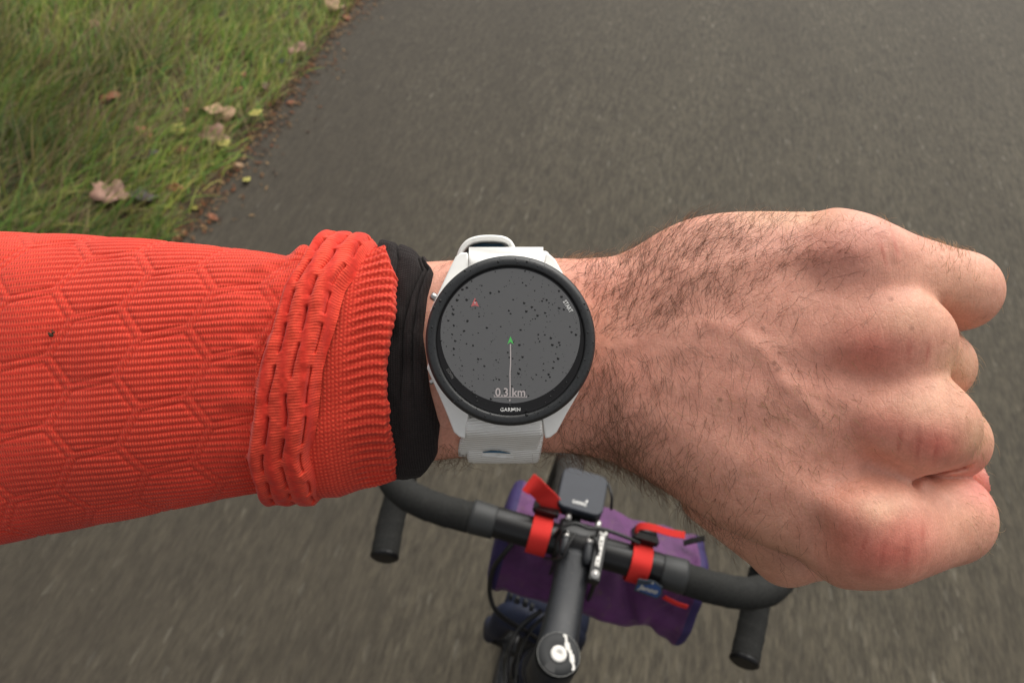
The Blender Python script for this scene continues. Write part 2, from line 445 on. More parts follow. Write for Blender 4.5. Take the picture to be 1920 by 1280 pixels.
def fist(X, Y, Z, x1d):
    yc, ha, zc, hb = [a[:, None, None].astype(np.float32) for a in body_prof(x1d)]
    hb = np.where(True, hb, hb)
    # back of the hand: rounded towards the thumb side, flatter in the middle
    p = 2.35
    q = ((np.abs(Y-yc)/ha)**p + (np.abs(Z-zc)/hb)**p)**(1/p)
    f = (q-1)*np.minimum(ha, hb)*.9
    xe = V(1610, 0, -150)[0]
    f = np.where(X > xe-60, np.sqrt(np.maximum(f+60, 0)**2 + np.maximum(X-xe+60, 0)**2)-60, f)
    # thin the body a little between the metacarpals
    fingers = []
    def finger(mcp, rm, pip, rp, dip, rd, tip, rt, k=22):
        a, b_, c, d_ = V(*mcp), V(*pip), V(*dip), V(*tip)
        g = capsule(X, Y, Z, a, b_, rm*sc(mcp[2]), rp*sc(pip[2]))
        g = smin(g, capsule(X, Y, Z, b_, c, rp*sc(pip[2])*.98, rd*sc(dip[2])), 18)
        g = smin(g, capsule(X, Y, Z, c, d_, rd*sc(dip[2]), rt*sc(tip[2])), 14)
        return g
    web = None
    pinky = finger((1622, 484, -118), 68, (1797, 545, -190), 72, (1720, 560, -375), 60, (1600, 580, -365), 54)
    ring = finger((1668, 622, -104), 74, (1753, 684, -205), 66, (1730, 690, -410), 62, (1600, 700, -400), 56)
    middle = finger((1716, 800, -92), 82, (1776, 825, -215), 71, (1740, 820, -420), 64, (1600, 815, -410), 58)
    index = finger((1644, 1000, -112), 100, (1768, 968, -205), 86, (1740, 950, -400), 66, (1600, 935, -400), 60)
    fg = smin(pinky, ring, 14); fg = smin(fg, middle, 10); fg = smin(fg, index, 4)
    wp = [V(1620, 500, -150), V(1678, 640, -130), V(1690, 790, -128), V(1636, 940, -150)]
    for i in range(3): fg = smin(fg, capsule(X, Y, Z, wp[i], wp[i+1], 70, 70), 40)
    for i in range(3): fg = smin(fg, capsule(X, Y, Z, wp[i]+np.array([50, 0, -120]), wp[i+1]+np.array([50, 0, -120]), 62, 62), 20)
    f = smin(f, fg, 70)
    # knuckle heads standing proud
    for c, r, k in (((1600, 486, -108), (60, 48, 34), 60), ((1672, 622, -62), (84, 46, 24), 64),
                    ((1735, 792, -48), (84, 50, 28), 60), ((1648, 985, -52), (80, 62, 44), 50)):
        s_ = sc(c[2]); f = smin(f, ellip(X, Y, Z, V(*c), (r[0]*s_, r[1]*s_, r[2]*s_)), k)
    # palm filling, heel and thumb
    f = smin(f, ellip(X, Y, Z, V(1560, 760, -300), (210, 300, 130)), 40)
    th = capsule(X, Y, Z, V(1330, 930, -290), V(1474, 1031, -330), 66, 70*sc(-330)*.9)
    th = smin(th, capsule(X, Y, Z, V(1474, 1031, -330), V(1690, 1010, -420), 70*sc(-330)*.9, 66), 20)
    th = smin(th, capsule(X, Y, Z, V(1690, 1010, -420), V(1836, 905, -330), 62, 41*sc(-330)), 20)
    f = smin(f, th, 3)
    # gentle hollows and ridges on the back of the hand
    def dent(px, py, z, r, amp):
        c = V(px, py, z)
        return amp*np.exp(-(((X-c[0])/r[0])**2 + ((Y-c[1])/r[1])**2 + ((Z-c[2])/90.)**2))
    f = f + dent(1545, 530, -70, (62, 34, 0), 3.5) + dent(1590, 700, -60, (80, 30, 0), 5) + dent(1580, 880, -60, (110, 40, 0), 9)
    f = f + dent(1480, 640, -80, (80, 60, 0), 4) + dent(1430, 800, -80, (120, 50, 0), 4) + dent(1560, 1010, -60, (40, 50, 0), 9)
    f = f + dent(1205, 620, -100, (40, 80, 0), 5)
    def ridge(pts, w, amp, z=-60):
        P = [V(a, b_, z) for a, b_ in pts]; dd = None
        for a, b_ in zip(P[:-1], P[1:]):
            ba = b_-a; t = np.clip(((X-a[0])*ba[0] + (Y-a[1])*ba[1])/(ba[0]**2+ba[1]**2), 0, 1)
            e = (X-a[0]-t*ba[0])**2 + (Y-a[1]-t*ba[1])**2
            dd = e if dd is None else np.minimum(dd, e)
        return amp*np.exp(-dd/w**2)*(Z > zc)
    f = f - ridge([(1340, 606), (1385, 622), (1425, 655), (1470, 715), (1520, 765), (1545, 800)], 19, 3.6)
    f = f - ridge([(1180, 640), (1240, 618), (1340, 606)], 20, 2)
    f = f - ridge([(1470, 715), (1560, 740)], 18, 2)
    f = f - ridge([(1100, 640), (1400, 650), (1650, 640)], 30, 2.2) - ridge([(1100, 700), (1400, 740), (1700, 790)], 34, 2.4)
    f = f - ridge([(1180, 760), (1400, 870), (1620, 960)], 38, 4) - ridge([(1300, 510), (1450, 480), (1590, 470)], 26, 3.5)
    # creases over the knuckles
    for pts, am in (([(1650, 445), (1665, 500)], 3), ([(1675, 440), (1688, 485)], 2), ([(1688, 800), (1682, 845)], 3.4), ([(1726, 815), (1718, 862)], 3.6),
                ([(1757, 822), (1752, 866)], 2.6), ([(1662, 1015), (1650, 1062)], 3.6), ([(1703, 1015), (1698, 1068)], 3.6), ([(1720, 909), (1738, 901), (1800, 898), (1860, 888)], 13)):
        f = f + ridge(pts, 5.5, am*.55 if am < 10 else am)
    f = np.maximum(f, -(X + 330.0))          # cut flat inside the sleeve
    return f

def surface_nets(x1, y1, z1, Fv, iters=2):
    nx, ny, nz = Fv.shape
    ins = Fv < 0
    c = np.zeros((nx-1, ny-1, nz-1), np.uint8)
    offs = [(a, b, d) for a in (0, 1) for b in (0, 1) for d in (0, 1)]
    for a, b, d in offs: c += ins[a:nx-1+a, b:ny-1+b, d:nz-1+d]
    act = (c > 0) & (c < 8)
    I, J, K = np.nonzero(act); n = len(I)
    vid = np.full(act.shape, -1, np.int32); vid[I, J, K] = np.arange(n)
    acc = np.zeros((n, 3)); cnt = np.zeros(n)
    for i0, o0 in enumerate(offs):
        for o1 in offs:
            dlt = np.subtract(o1, o0)
            if dlt.sum() != 1 or dlt.min() < 0: continue
            f0 = Fv[I+o0[0], J+o0[1], K+o0[2]]; f1 = Fv[I+o1[0], J+o1[1], K+o1[2]]
            m = (f0 < 0) != (f1 < 0)
            t = np.where(m, f0/np.where(m, f0-f1, 1), 0)
            p = np.stack([o0[0]+t*dlt[0], o0[1]+t*dlt[1], o0[2]+t*dlt[2]], -1)
            acc[m] += p[m]; cnt[m] += 1
    P = acc/np.maximum(cnt, 1)[:, None] + np.stack([I, J, K], -1)
    st = np.array([x1[1]-x1[0], y1[1]-y1[0], z1[1]-z1[0]]); P = P*st + np.array([x1[0], y1[0], z1[0]])
    quads = []
    for ax in range(3):
        sl0 = [slice(None)]*3; sl1 = [slice(None)]*3; sl0[ax] = slice(0, -1); sl1[ax] = slice(1, None)
        a, b = ins[tuple(sl0)], ins[tuple(sl1)]
        ch = a != b
        u, w = [(1, 2), (2, 0), (0, 1)][ax]
        ii = np.array(np.nonzero(ch))
        ok = (ii[u] > 0) & (ii[w] > 0) & (ii[u] < Fv.shape[u]-1) & (ii[w] < Fv.shape[w]-1)
        ii = ii[:, ok]; flip = b[tuple(ii)]
        def cell(du, dw):
            q = ii.copy(); q[u] += du; q[w] += dw; return vid[tuple(q)]
        Q = np.stack([cell(-1, -1), cell(0, -1), cell(0, 0), cell(-1, 0)], -1)
        Q[flip] = Q[flip][:, ::-1]
        quads.append(Q)
    Q = np.concatenate(quads); Q = Q[(Q >= 0).all(1)]
    # gentle smoothing
    for lam in (.5, -.52)*iters:
        s_ = np.zeros_like(P); k_ = np.zeros(len(P))
        for a, b in ((0, 1), (1, 2), (2, 3), (3, 0)):
            for p_, q_ in ((a, b), (b, a)):
                for d_ in range(3): s_[:, d_] += np.bincount(Q[:, p_], P[Q[:, q_], d_], len(P))
                k_ += np.bincount(Q[:, p_], minlength=len(P))
        P = P + lam*(s_/np.maximum(k_, 1)[:, None] - P)
    return P, Q

STEP = 5.0
x1 = np.arange(-345, 1085, STEP); y1 = np.arange(-590, 300, STEP); z1 = np.arange(-520, 75, STEP)
X3, Y3, Z3 = np.meshgrid(x1.astype(np.float32), y1.astype(np.float32), z1.astype(np.float32), indexing='ij', sparse=True)
Fv = fist(X3, Y3, Z3, x1)
HP, HQ = surface_nets(x1, y1, z1, Fv, 3)
def to_px(P):
    k = D/(D-P[:, 2]); return 960 + P[:, 0]*k, 640 - P[:, 1]*k
# pigment of the skin: redder over the knuckles and wrist, paler and yellower on the fingers
hx, hy = to_px(HP)
tone = np.tile(np.array([.70, .345, .25]), (len(HP), 1))
def blot(px, py, rx, ry, colr, amt, rot=0.0):
    global tone
    dx, dy = hx-px, hy-py; c_, s_ = math.cos(rot), math.sin(rot)
    u, w = (dx*c_+dy*s_)/rx, (-dx*s_+dy*c_)/ry
    a = (amt*np.exp(-(u*u+w*w)))[:, None]; tone = tone*(1-a) + np.array(colr)*a
RED, PINK, PALE, SALL = (.64, .185, .135), (.66, .31, .24), (.74, .46, .31), (.50, .265, .17)
blot(1390, 700, 230, 190, (.66, .315, .235), .8)
blot(1560, 470, 90, 60, (.52, .20, .15), .6); blot(1600, 500, 60, 40, PINK, .4)
blot(1620, 430, 60, 40, PINK, .6)
blot(1640, 655, 85, 48, RED, .75); blot(1700, 600, 60, 35, PALE, .4)
blot(1765, 835, 75, 34, RED, .95, .2); blot(1740, 760, 60, 34, PALE, .5); blot(1650, 800, 60, 30, RED, .45)
blot(1660, 1035, 92, 45, RED, .95); blot(1655, 955, 55, 26, PALE, .8); blot(1590, 990, 40, 40, RED, .5); blot(1700, 985, 50, 30, RED, .4)
blot(1800, 545, 90, 70, (.66, .37, .24), .6); blot(1800, 690, 50, 50, (.62, .38, .23), .7); blot(1835, 830, 40, 60, (.62, .38, .23), .7)
blot(1820, 960, 55, 70, (.60, .35, .22), .5)
blot(1120, 540, 70, 60, (.62, .25, .17), .7); blot(1150, 700, 70, 70, (.56, .22, .16), .5); blot(1100, 640, 60, 60, (.60, .26, .16), .4)
blot(1450, 1040, 90, 60, SALL, .7, .5); blot(1300, 930, 120, 50, (.44, .21, .13), .5, .5)
for lx_, ly_, ll_, la_ in ((1688, 822, 24, .10), (1722, 838, 25, .12), (1755, 844, 22, .12), (1656, 1038, 26, .2), (1701, 1040, 28, .08), (1620, 1020, 20, .3), (1655, 470, 28, -.25), (1680, 462, 22, -.3), (1705, 655, 20, .1), (1740, 660, 18, .1), (1730, 1000, 20, .0)):
    blot(lx_, ly_, 4.2, ll_, (.46, .105, .075), .55, la_)
blot(1850, 905, 50, 50, (.72, .27, .22), 1.0)
blot(1470, 405, 110, 22, (.60, .35, .20), .6)
tone = tone*(1 + .06*vnoise(HP[:, 0]/34, HP[:, 1]/34, HP[:, 2]/34)[:, None]*np.array([.6, 1.1, 1.1]) + .05*vnoise(HP[:, 0]/11, HP[:, 1]/11, HP[:, 2]/11)[:, None])
hand = mesh_np('hand', HP*S, HQ, m_skin, rider, True, col=np.clip(tone, 0, 1))

# ---- hair
def vnormals(P, Q):
    n = np.cross(P[Q[:, 2]]-P[Q[:, 0]], P[Q[:, 3]]-P[Q[:, 1]])
    vn = np.zeros_like(P)
    for k in range(4):
        for d_ in range(3): vn[:, d_] += np.bincount(Q[:, k], n[:, d_], len(P))
    return vn/np.maximum(np.linalg.norm(vn, axis=1), 1e-9)[:, None]
HN = vnormals(HP, HQ)
# to make sure the normals look outward
if np.mean(HN[:, 2]*(HP[:, 2] > -100)) < 0: HN = -HN; hand.data.flip_normals()
def make_hair(name, count, densf, lenf, dirf, rad, mat, seed, curl=.5, lift=.28, segs=6):
    r = np.random.default_rng(seed)
    dn = densf(hx, hy, HP, HN); dn = np.clip(dn, 0, None); dn = dn/dn.sum()
    k = r.choice(len(HP), count, p=dn)
    root = HP[k] + r.normal(0, 2.0, (count, 3)); n_ = HN[k]; root -= n_*2.5
    d = dirf(hx[k], hy[k], root, n_, r)
    d = d - n_*np.sum(d*n_, 1)[:, None]; d /= np.maximum(np.linalg.norm(d, axis=1), 1e-6)[:, None]
    side = np.cross(n_, d)
    L_ = lenf(hx[k], hy[k], r)*r.uniform(.45, 1.45, count)
    lf = lift*r.uniform(.5, 1.7, count); bend = r.normal(0, curl, count); ph = r.uniform(0, 6.28, count)
    pts = [root]; p = root.copy()
    for i in range(segs):
        t = (i+.5)/segs
        a = bend*t + .28*np.sin(ph + t*5.0)
        el = lf*(1.25-1.35*t)
        v_ = (d*np.cos(a)[:, None] + side*np.sin(a)[:, None])*np.cos(el)[:, None] + n_*np.sin(el)[:, None]
        p = p + v_*(L_/segs)[:, None]; pts.append(p)
    P_ = np.stack(pts, 1)                                     # count, segs+1, 3
    T_ = np.gradient(P_, axis=1); T_ /= np.maximum(np.linalg.norm(T_, axis=2), 1e-6)[:, :, None]
    u = np.cross(T_, np.array([.3, .2, .93])); u /= np.maximum(np.linalg.norm(u, axis=2), 1e-6)[:, :, None]
    w = np.cross(T_, u)
    tt = np.linspace(0, 1, segs+1); rr = rad*(1-.75*tt**1.5)[None, :, None]*r.uniform(.7, 1.25, count)[:, None, None]
    ring = [P_ + rr*(math.cos(a)*u + math.sin(a)*w) for a in (0, 2.094, 4.189)]
    VV = np.stack(ring, 2)                                    # count, segs+1, 3, 3
    m_ = (segs+1)*3
    q = []
    for i in range(segs):
        for j in range(3): q.append([i*3+j, i*3+(j+1) % 3, (i+1)*3+(j+1) % 3, (i+1)*3+j])
    FF = (np.arange(count)[:, None, None]*m_ + np.array(q)[None]).reshape(-1, 4)
    o = mesh_np(name, VV.reshape(-1, 3)*S, FF, mat, rider, True)
    return tag(o, kind='stuff')
m_hair = new_mat('dark_hair', (.13, .065, .035), .5, .4)
m_fair = new_mat('fair_hair', (.42, .26, .13), .5, .4)
def G(x, y, cx, cy, rx, ry, rot=0):
    dx, dy = x-cx, y-cy; c_, s_ = math.cos(rot), math.sin(rot)
    return np.exp(-(((dx*c_+dy*s_)/rx)**2 + ((-dx*s_+dy*c_)/ry)**2))
watch_free = lambda x, y: (np.hypot(x-957, y-638) > 150)
def dens_dark(x, y, P, Nn):
    g = .85*G(x, y, 1230, 520, 160, 90, .0) + .38*G(x, y, 1390, 465, 150, 60, .1) + .42*G(x, y, 1120, 680, 70, 170) \
        + .42*G(x, y, 1090, 850, 110, 50) + .32*G(x, y, 1190, 850, 110, 70, .5) + .5*G(x, y, 1180, 660, 130, 120) \
        + .16*G(x, y, 1330, 930, 170, 60, .6) + .14*G(x, y, 1430, 680, 190, 200) + .5*G(x, y, 840, 850, 40, 25) + .35*G(x, y, 830, 505, 26, 26)
    return g*(x > 800)*(x < 1640)*watch_free(x, y)*(Nn[:, 2] > -.45)*(P[:, 2] > -330)*np.where(y > 700, np.clip(Nn[:, 2]*.8+.45, .1, 1), np.clip(Nn[:, 2]*1.1-.05, .03, 1))
def dir_dark(x, y, P, n_, r):
    # on the little-finger side hairs sweep up the hand, on the thumb side they run down over the edge
    w = sstep(560, 700, y)
    ang = (1-w)*np.radians(58) + w*np.radians(-100)
    ang = np.where((y > 560) & (y < 640), np.radians(70)+0*ang, ang)
    ang = ang + np.radians(22)*sstep(1350, 1550, x)*(w > .5) + r.normal(0, .27, len(x)) + .5*vnoise(P[:, 0]/60, P[:, 1]/60, 3)
    ang = ang - np.radians(25)*sstep(1250, 1450, x)*(w < .5)
    ang = np.where((y > 780) & (x < 1180), np.radians(-78) + r.normal(0, .6, len(x)), ang)
    return np.stack([np.cos(ang), np.sin(ang), 0*ang], 1)
def len_dark(x, y, r): return 52 + 30*G(x, y, 1120, 800, 160, 120) + 22*G(x, y, 1250, 470, 200, 70) - 12*sstep(1450, 1600, x)
make_hair('arm_hair', 3000, dens_dark, len_dark, dir_dark, .30, m_hair, 21, .75, .26, 8)
def dens_fair(x, y, P, Nn):
    return (.8*G(x, y, 1450, 800, 160, 110) + .45*G(x, y, 1790, 500, 70, 30, .5) + .5*G(x, y, 1470, 430, 160, 30) + .35*G(x, y, 1800, 690, 50, 60)
            + .3*G(x, y, 1840, 820, 30, 70) + .3*G(x, y, 1850, 960, 40, 60) + 1.6*G(x, y, 1785, 468, 40, 9, .45) + .3*G(x, y, 1140, 850, 60, 30))*(Nn[:, 2] > -.5)*watch_free(x, y)*(x > 1080)
def dir_fair(x, y, P, n_, r):
    ang = np.where(y < 540, np.radians(80), np.radians(-45)) + r.normal(0, .35, len(x))
    return np.stack([np.cos(ang), np.sin(ang), 0*ang], 1)
make_hair('fine_hair', 1500, dens_fair, lambda x, y, r: 26 + 0*x, dir_fair, .36, m_fair, 22, .4, .35, 4)

# long wisps hanging from the underside of the wrist and standing off its upper edge
def dens_under(x, y, P, Nn):
    return (G(x, y, 1110, 868, 110, 34, .25) + .7*G(x, y, 860, 862, 36, 16) + .25*G(x, y, 1000, 858, 60, 14) + .35*G(x, y, 1300, 950, 90, 25, .6))*(Nn[:, 2] < .45)*(Nn[:, 2] > -.6)*(Nn[:, 1] < 0)
def dir_under(x, y, P, n_, r):
    ang = np.radians(-95) + r.normal(0, .45, len(x)) + .4*(x > 1050); return np.stack([np.cos(ang), np.sin(ang), r.normal(.25, .3, len(x))], 1)
make_hair('wrist_hair', 420, dens_under, lambda x, y, r: 62 + 0*x, dir_under, .30, m_hair, 31, .8, .75, 8)
def dens_upper(x, y, P, Nn):
    return (G(x, y, 1100, 484, 80, 12) + .5*G(x, y, 1260, 425, 60, 20, -.5))*(Nn[:, 1] > 0)*(Nn[:, 2] < .5)*(Nn[:, 2] > -.5)
def dir_upper(x, y, P, n_, r):
    ang = np.radians(60) + r.normal(0, .5, len(x)); return np.stack([np.cos(ang), np.sin(ang), 0*ang], 1)
make_hair('edge_hair', 160, dens_upper, lambda x, y, r: 34 + 0*x, dir_upper, .26, m_fair, 33, .7, .6, 6)

# ================================================================== SLEEVES
def knit_material(name, base, dark, rib_scale, stitch_scale, rough=.85, bs=.55, dis=.8):
    """UV is in arm units: u along the arm, v round the arm"""
    m = new_mat(name, base, rough, .25, sheen=.12)
    bsdf(m).inputs['Sheen Roughness'].default_value = .5
    at = N(m, 'ShaderNodeVertexColor', layer_name='tone')
    uvn = N(m, 'ShaderNodeUVMap'); mp = N(m, 'ShaderNodeMapping'); LK(m, uvn.outputs[0], mp.inputs[0])
    wv = N(m, 'ShaderNodeTexWave', wave_type='BANDS', bands_direction='X'); wv.inputs['Scale'].default_value = stitch_scale
    wv.inputs['Distortion'].default_value = 1.2; wv.inputs['Detail'].default_value = 1; wv.inputs['Detail Scale'].default_value = .4
    LK(m, mp.outputs[0], wv.inputs['Vector'])
    wy = N(m, 'ShaderNodeTexWave', wave_type='BANDS', bands_direction='Y'); wy.inputs['Scale'].default_value = rib_scale
    wy.inputs['Distortion'].default_value = dis; wy.inputs['Detail Scale'].default_value = .25; LK(m, mp.outputs[0], wy.inputs['Vector'])
    st = mix(m, 1.0, wv.outputs['Color'], wy.outputs['Color'], 'MULTIPLY')
    fz = noise(m, coord(m), 900, 3, .7); cl = noise(m, coord(m), 45, 4)
    c = mix(m, ramp(m, st, [(.0, (0, 0, 0)), (.55, (1, 1, 1))]), dark, base)
    c = mix(m, 1.0, c, at.outputs[0], 'MULTIPLY')
    c = mix(m, 1.0, c, ramp(m, cl, [(.3, (.88, .88, .88)), (.7, (1.06, 1.06, 1.06))]), 'MULTIPLY')
    c = mix(m, 1.0, c, ramp(m, fz, [(.3, (.84, .84, .84)), (.7, (1.1, 1.1, 1.1))]), 'MULTIPLY')
    LK(m, c, bsdf(m).inputs['Base Color'])
    bb = bump(m, st, bs, .0004); bb = bump(m, fz, .35, .0003, bb); LK(m, bb, bsdf(m).inputs['Normal'])
    return m
KS = math.pi/10*.5
RED_B, RED_D = (.78, .078, .038), (.58, .034, .018)
# Wave texture: one band per 2*pi/20 units at scale 1
def wave_scale(period): return 2*math.pi/20/period
m_knit = knit_material('red_knit', RED_B, RED_D, wave_scale(13.4), wave_scale(5.4))
m_rib = knit_material('red_rib_knit', RED_B, RED_D, wave_scale(9.0), wave_scale(8.0), .85, .35, 1.2)
m_roll = knit_material('red_roll_knit', RED_B, (.62, .034, .018), wave_scale(5.6), wave_scale(40), .85, .28, 2.6)
m_black = knit_material('black_knit', (.026, .0195, .0185), (.015, .011, .011), wave_scale(4.2), wave_scale(5), .95)
bsdf(m_black).inputs['Sheen Weight'].default_value = .04

def loft(name, xs, th, prof, disp, mat, uvscale=1.0, xfun=None, parent=None, tonef=None):
    """closed tube round the arm. prof(px)->top px, bottom px, zc, half thickness; disp(x, th, v)->outward push"""
    XI, TH = np.meshgrid(np.asarray(xs, float), th, indexing='ij')
    XP = XI if xfun is None else xfun(XI, TH)              # in photograph pixels at the tube's own depth
    top, bot, zc, hb = prof(XP, XI)
    k = sc(zc)
    yt, yb = (640-top)*k, (640-bot)*k; yc, ha = (yt+yb)/2, (yt-yb)/2
    p = 2.0/2.15
    c_, s_ = np.cos(TH), np.sin(TH)
    cy = np.sign(s_)*np.abs(s_)**p; cz = np.sign(c_)*np.abs(c_)**p
    Y_, Z_ = yc + ha*cy, zc + hb*cz
    ny_, nz_ = s_/ha, c_/hb; l_ = np.hypot(ny_, nz_); ny_, nz_ = ny_/l_, nz_/l_
    # distance round the tube
    vy, vz = np.gradient(Y_, axis=1), np.gradient(Z_, axis=1)
    ds = np.hypot(vy, vz); v_ = np.cumsum(ds, 1); mid = XI.shape[1]//2; v_ = v_ - v_[:, mid:mid+1]
    X_ = (XP-960)*k
    d_ = disp(XP, XI, TH, v_)
    Y_ = Y_ + ny_*d_; Z_ = Z_ + nz_*d_
    nx, nt = XI.shape
    idx = np.arange(nx*nt).reshape(nx, nt); j2 = np.roll(np.arange(nt), -1)
    F_ = np.stack([idx[:-1, :], idx[1:, :], idx[1:, j2], idx[:-1, j2]], -1).reshape(-1, 4)
    P_ = np.stack([X_, Y_, Z_], -1).reshape(-1, 3)
    tn = np.ones((nx*nt, 3)) if tonef is None else tonef(XP, XI, TH, v_).reshape(-1, 1)*np.ones((1, 3))
    return mesh_np(name, P_*S, F_, mat, parent, True, uv=np.stack([X_, v_], -1).reshape(-1, 2), col=tn)

TH = lambda n: np.linspace(-math.pi, math.pi, n, endpoint=False)      # 0 faces the camera, +pi/2 is the upper edge
# main sleeve -----------------------------------------------------
def prof_sleeve(px, xi):
    top = sinterp(px, [-1100, 0, 150, 300, 450, 560, 640], [500, 438, 443, 453, 469, 484, 492], 30)
    bot = sinterp(px, [-1100, 0, 130, 270, 400, 500, 640], [1180, 1017, 991, 964, 936, 914, 893], 30)
    zc = np.interp(px, [-260, 0, 640], [-262, -250, -232]); hb = np.interp(px, [-260, 0, 640], [200, 192, 160])
    return top, bot, zc, hb
HEXH, HEXX = 137.0, 0.866*1.0
def hexd(u, v_):
    """elongated honeycomb: 0 at a cell's centre, 1 on its border"""
    v_ = v_ - .155*u                                  # rows drift downwards to the left
    x = u*.866*1.02; h = HEXH
    best = None
    for ox, oy in ((0, 0), (.866*h, h/2)):
        X_ = (x-ox) - np.round((x-ox)/(1.732*h))*1.732*h
        Y_ = (v_-oy) - np.round((v_-oy)/h)*h
        q = np.maximum(np.abs(Y_), .866*np.abs(X_)+.5*np.abs(Y_))/(h/2)
        best = q if best is None else np.minimum(best, q)
    return best
def disp_sleeve(px, xi, th, v_):
    u = (px-960)*1.17
    hd = hexd(u+955, v_+22)
    inside = sstep(.93, .84, hd)
    wob = 2.0*vnoise(u/60, v_/60)
    rib = np.abs(np.sin(math.pi*(v_ - .02*u + wob)/13.4))**.7
    r_ = inside*(1.9*rib + .1) + (1-inside)*2.0 - 2.4*np.exp(-((hd-.885)/.032)**2)
    puck = 2.2*inside*(1-hd**2)
    soft = 5*vnoise(u/150, v_/150, 5)*np.abs(np.cos(th))
    crump = 5*np.exp(-((px-520)/50)**2)*vnoise(u/40, v_/26, 8)
    return r_ + puck + soft + crump + 26*np.exp(-((px-574)/20)**2 - ((th-1.5)/.35)**2)
def tone_sleeve(px, xi, th, v_):
    return np.ones_like(px)
sleeve = loft('sleeve', np.concatenate([np.arange(-1100, -240, 9.0), np.arange(-240, 620, 3.1)]), TH(820), prof_sleeve, disp_sleeve, m_knit, parent=rider)
dk = MB()
for dx_, dy_, rr_ in ((0, 0, 4.2), (4, 5, 2.2), (-4, 3, 2.0), (2, 9, 1.4)):
    dk.lathe([(rr_, -3), (rr_*.9, 1.2), (rr_*.5, 2.4), (.01, 2.8)], 9, tuple(V(95+dx_, 628-dy_, -52)))
dk.build('dirt_fleck', new_mat('dried_mud', (.07, .045, .03), .95, .1), sleeve, scale=S)
# rolled folds ------------------------------------------------------
NF = 3.4
def fold_x(xi, th):
    """xi in 0..1 across the folds; they slant and spread towards the thumb side"""
    y = np.sin(th)                                        # 1 at the upper edge, -1 at the lower
    L_ = np.interp(y, [-1, -.6, 0, .6, 1], [494, 508, 534, 566, 600])
    R_ = np.interp(y, [-1, -.6, 0, .6, 1], [614, 616, 638, 668, 708])
    wig = 5*vnoise(th*3.1, 0.3)
    return L_ + (R_-L_)*xi + wig
def prof_fold(px, xi):
    t = np.clip(xi, 0, 1)
    top = np.interp(px, [480, 620, 720], [478, 462, 470]); bot = np.interp(px, [480, 560, 620, 720], [922, 920, 918, 902])
    return top, bot, -230 + 0*px, 170 + 0*px
def disp_fold(px, xi, th, v_):
    w = .035*vnoise(th*2.4, 1.7) + .03*vnoise(th*6.5, 4.2, 2)
    q = (xi + w*np.sin(math.pi*np.clip(xi, 0, 1)))*NF
    seam = .5+.5*np.sin(th*21 + 1.6*np.round(q)*2.1 + 1.5*vnoise(th*4, 2.2))                 # the slits open and close along the roll
    open_ = sstep(.10, .28, seam)
    ridge = np.abs(np.sin(math.pi*q))**(.55)
    valley = (1-ridge)
    base = 30*sstep(-.06, .16, xi)*sstep(1.06, .84, xi) - 10
    h = base + 7.5*ridge*sstep(0, .1, xi)*sstep(1, .9, xi) - 20*valley**3.2*open_ + 3.5*valley**2*(1-open_)*(xi > .12)*(xi < .88)
    h = h + 1.5*np.sin(v_/1.4)*0 + 3.0*vnoise(v_/46, xi*7, 3) + .35*np.abs(np.sin(math.pi*v_/7.0)) + 1.8*vnoise(v_/19, xi*6, 8) + .8*vnoise(v_/8, xi*14, 8)
    top_b = 6*np.exp(-((np.sin(th)-1)/.10)**2)
    return h + top_b
def tone_fold(px, xi, th, v_): return np.ones_like(px)
fold = loft('sleeve_fold', np.linspace(-.05, 1.05, 90), TH(900), prof_fold, disp_fold, m_roll, xfun=fold_x, parent=sleeve)
# turned-up ribbed cuff ----------------------------------------------
def cuff_x(xi, th):
    y = np.sin(th)
    L_ = np.interp(y, [-1, 0, 1], [585, 615, 676])
    R_ = np.interp(y, [-1, -.8, -.45, .0, .45, .75, 1], [756, 755, 751, 747, 760, 758, 728])
    return L_ + (R_-L_)*xi + (1.0*np.sin(th*83) + 2.5*vnoise(th*9, .5))*sstep(.9, 1, xi)
def prof_cuff(px, xi):
    top = np.interp(px, [585, 690, 730, 760], [474, 468, 467, 478]); bot = np.interp(px, [585, 640, 760], [930, 928, 888])
    return top, bot, -230 + 0*px, 150 + 8*xi
def disp_cuff(px, xi, th, v_):
    lipo = np.where(xi > .93, -16*((xi-.93)/.07)**2, 0)
    wav = 2.4*np.sin(2*math.pi*(v_ + 2.5*np.sin(px/13.0))/19.5)*sstep(.35, .6, xi + .15*np.sin(th)) + 0.6*np.sin(2*math.pi*px/9.6)*np.sin(2*math.pi*v_/9.75)
    return wav*sstep(1.02, .93, xi) + lipo + 5*sstep(.55, .9, xi) + 6*np.exp(-((np.sin(th)-1)/.2)**2) + 5*vnoise(px/70, v_/60, 4)
cuff = loft('ribbed_cuff', np.linspace(0, 1, 100), TH(860), prof_cuff, disp_cuff, m_rib, xfun=cuff_x, parent=sleeve)
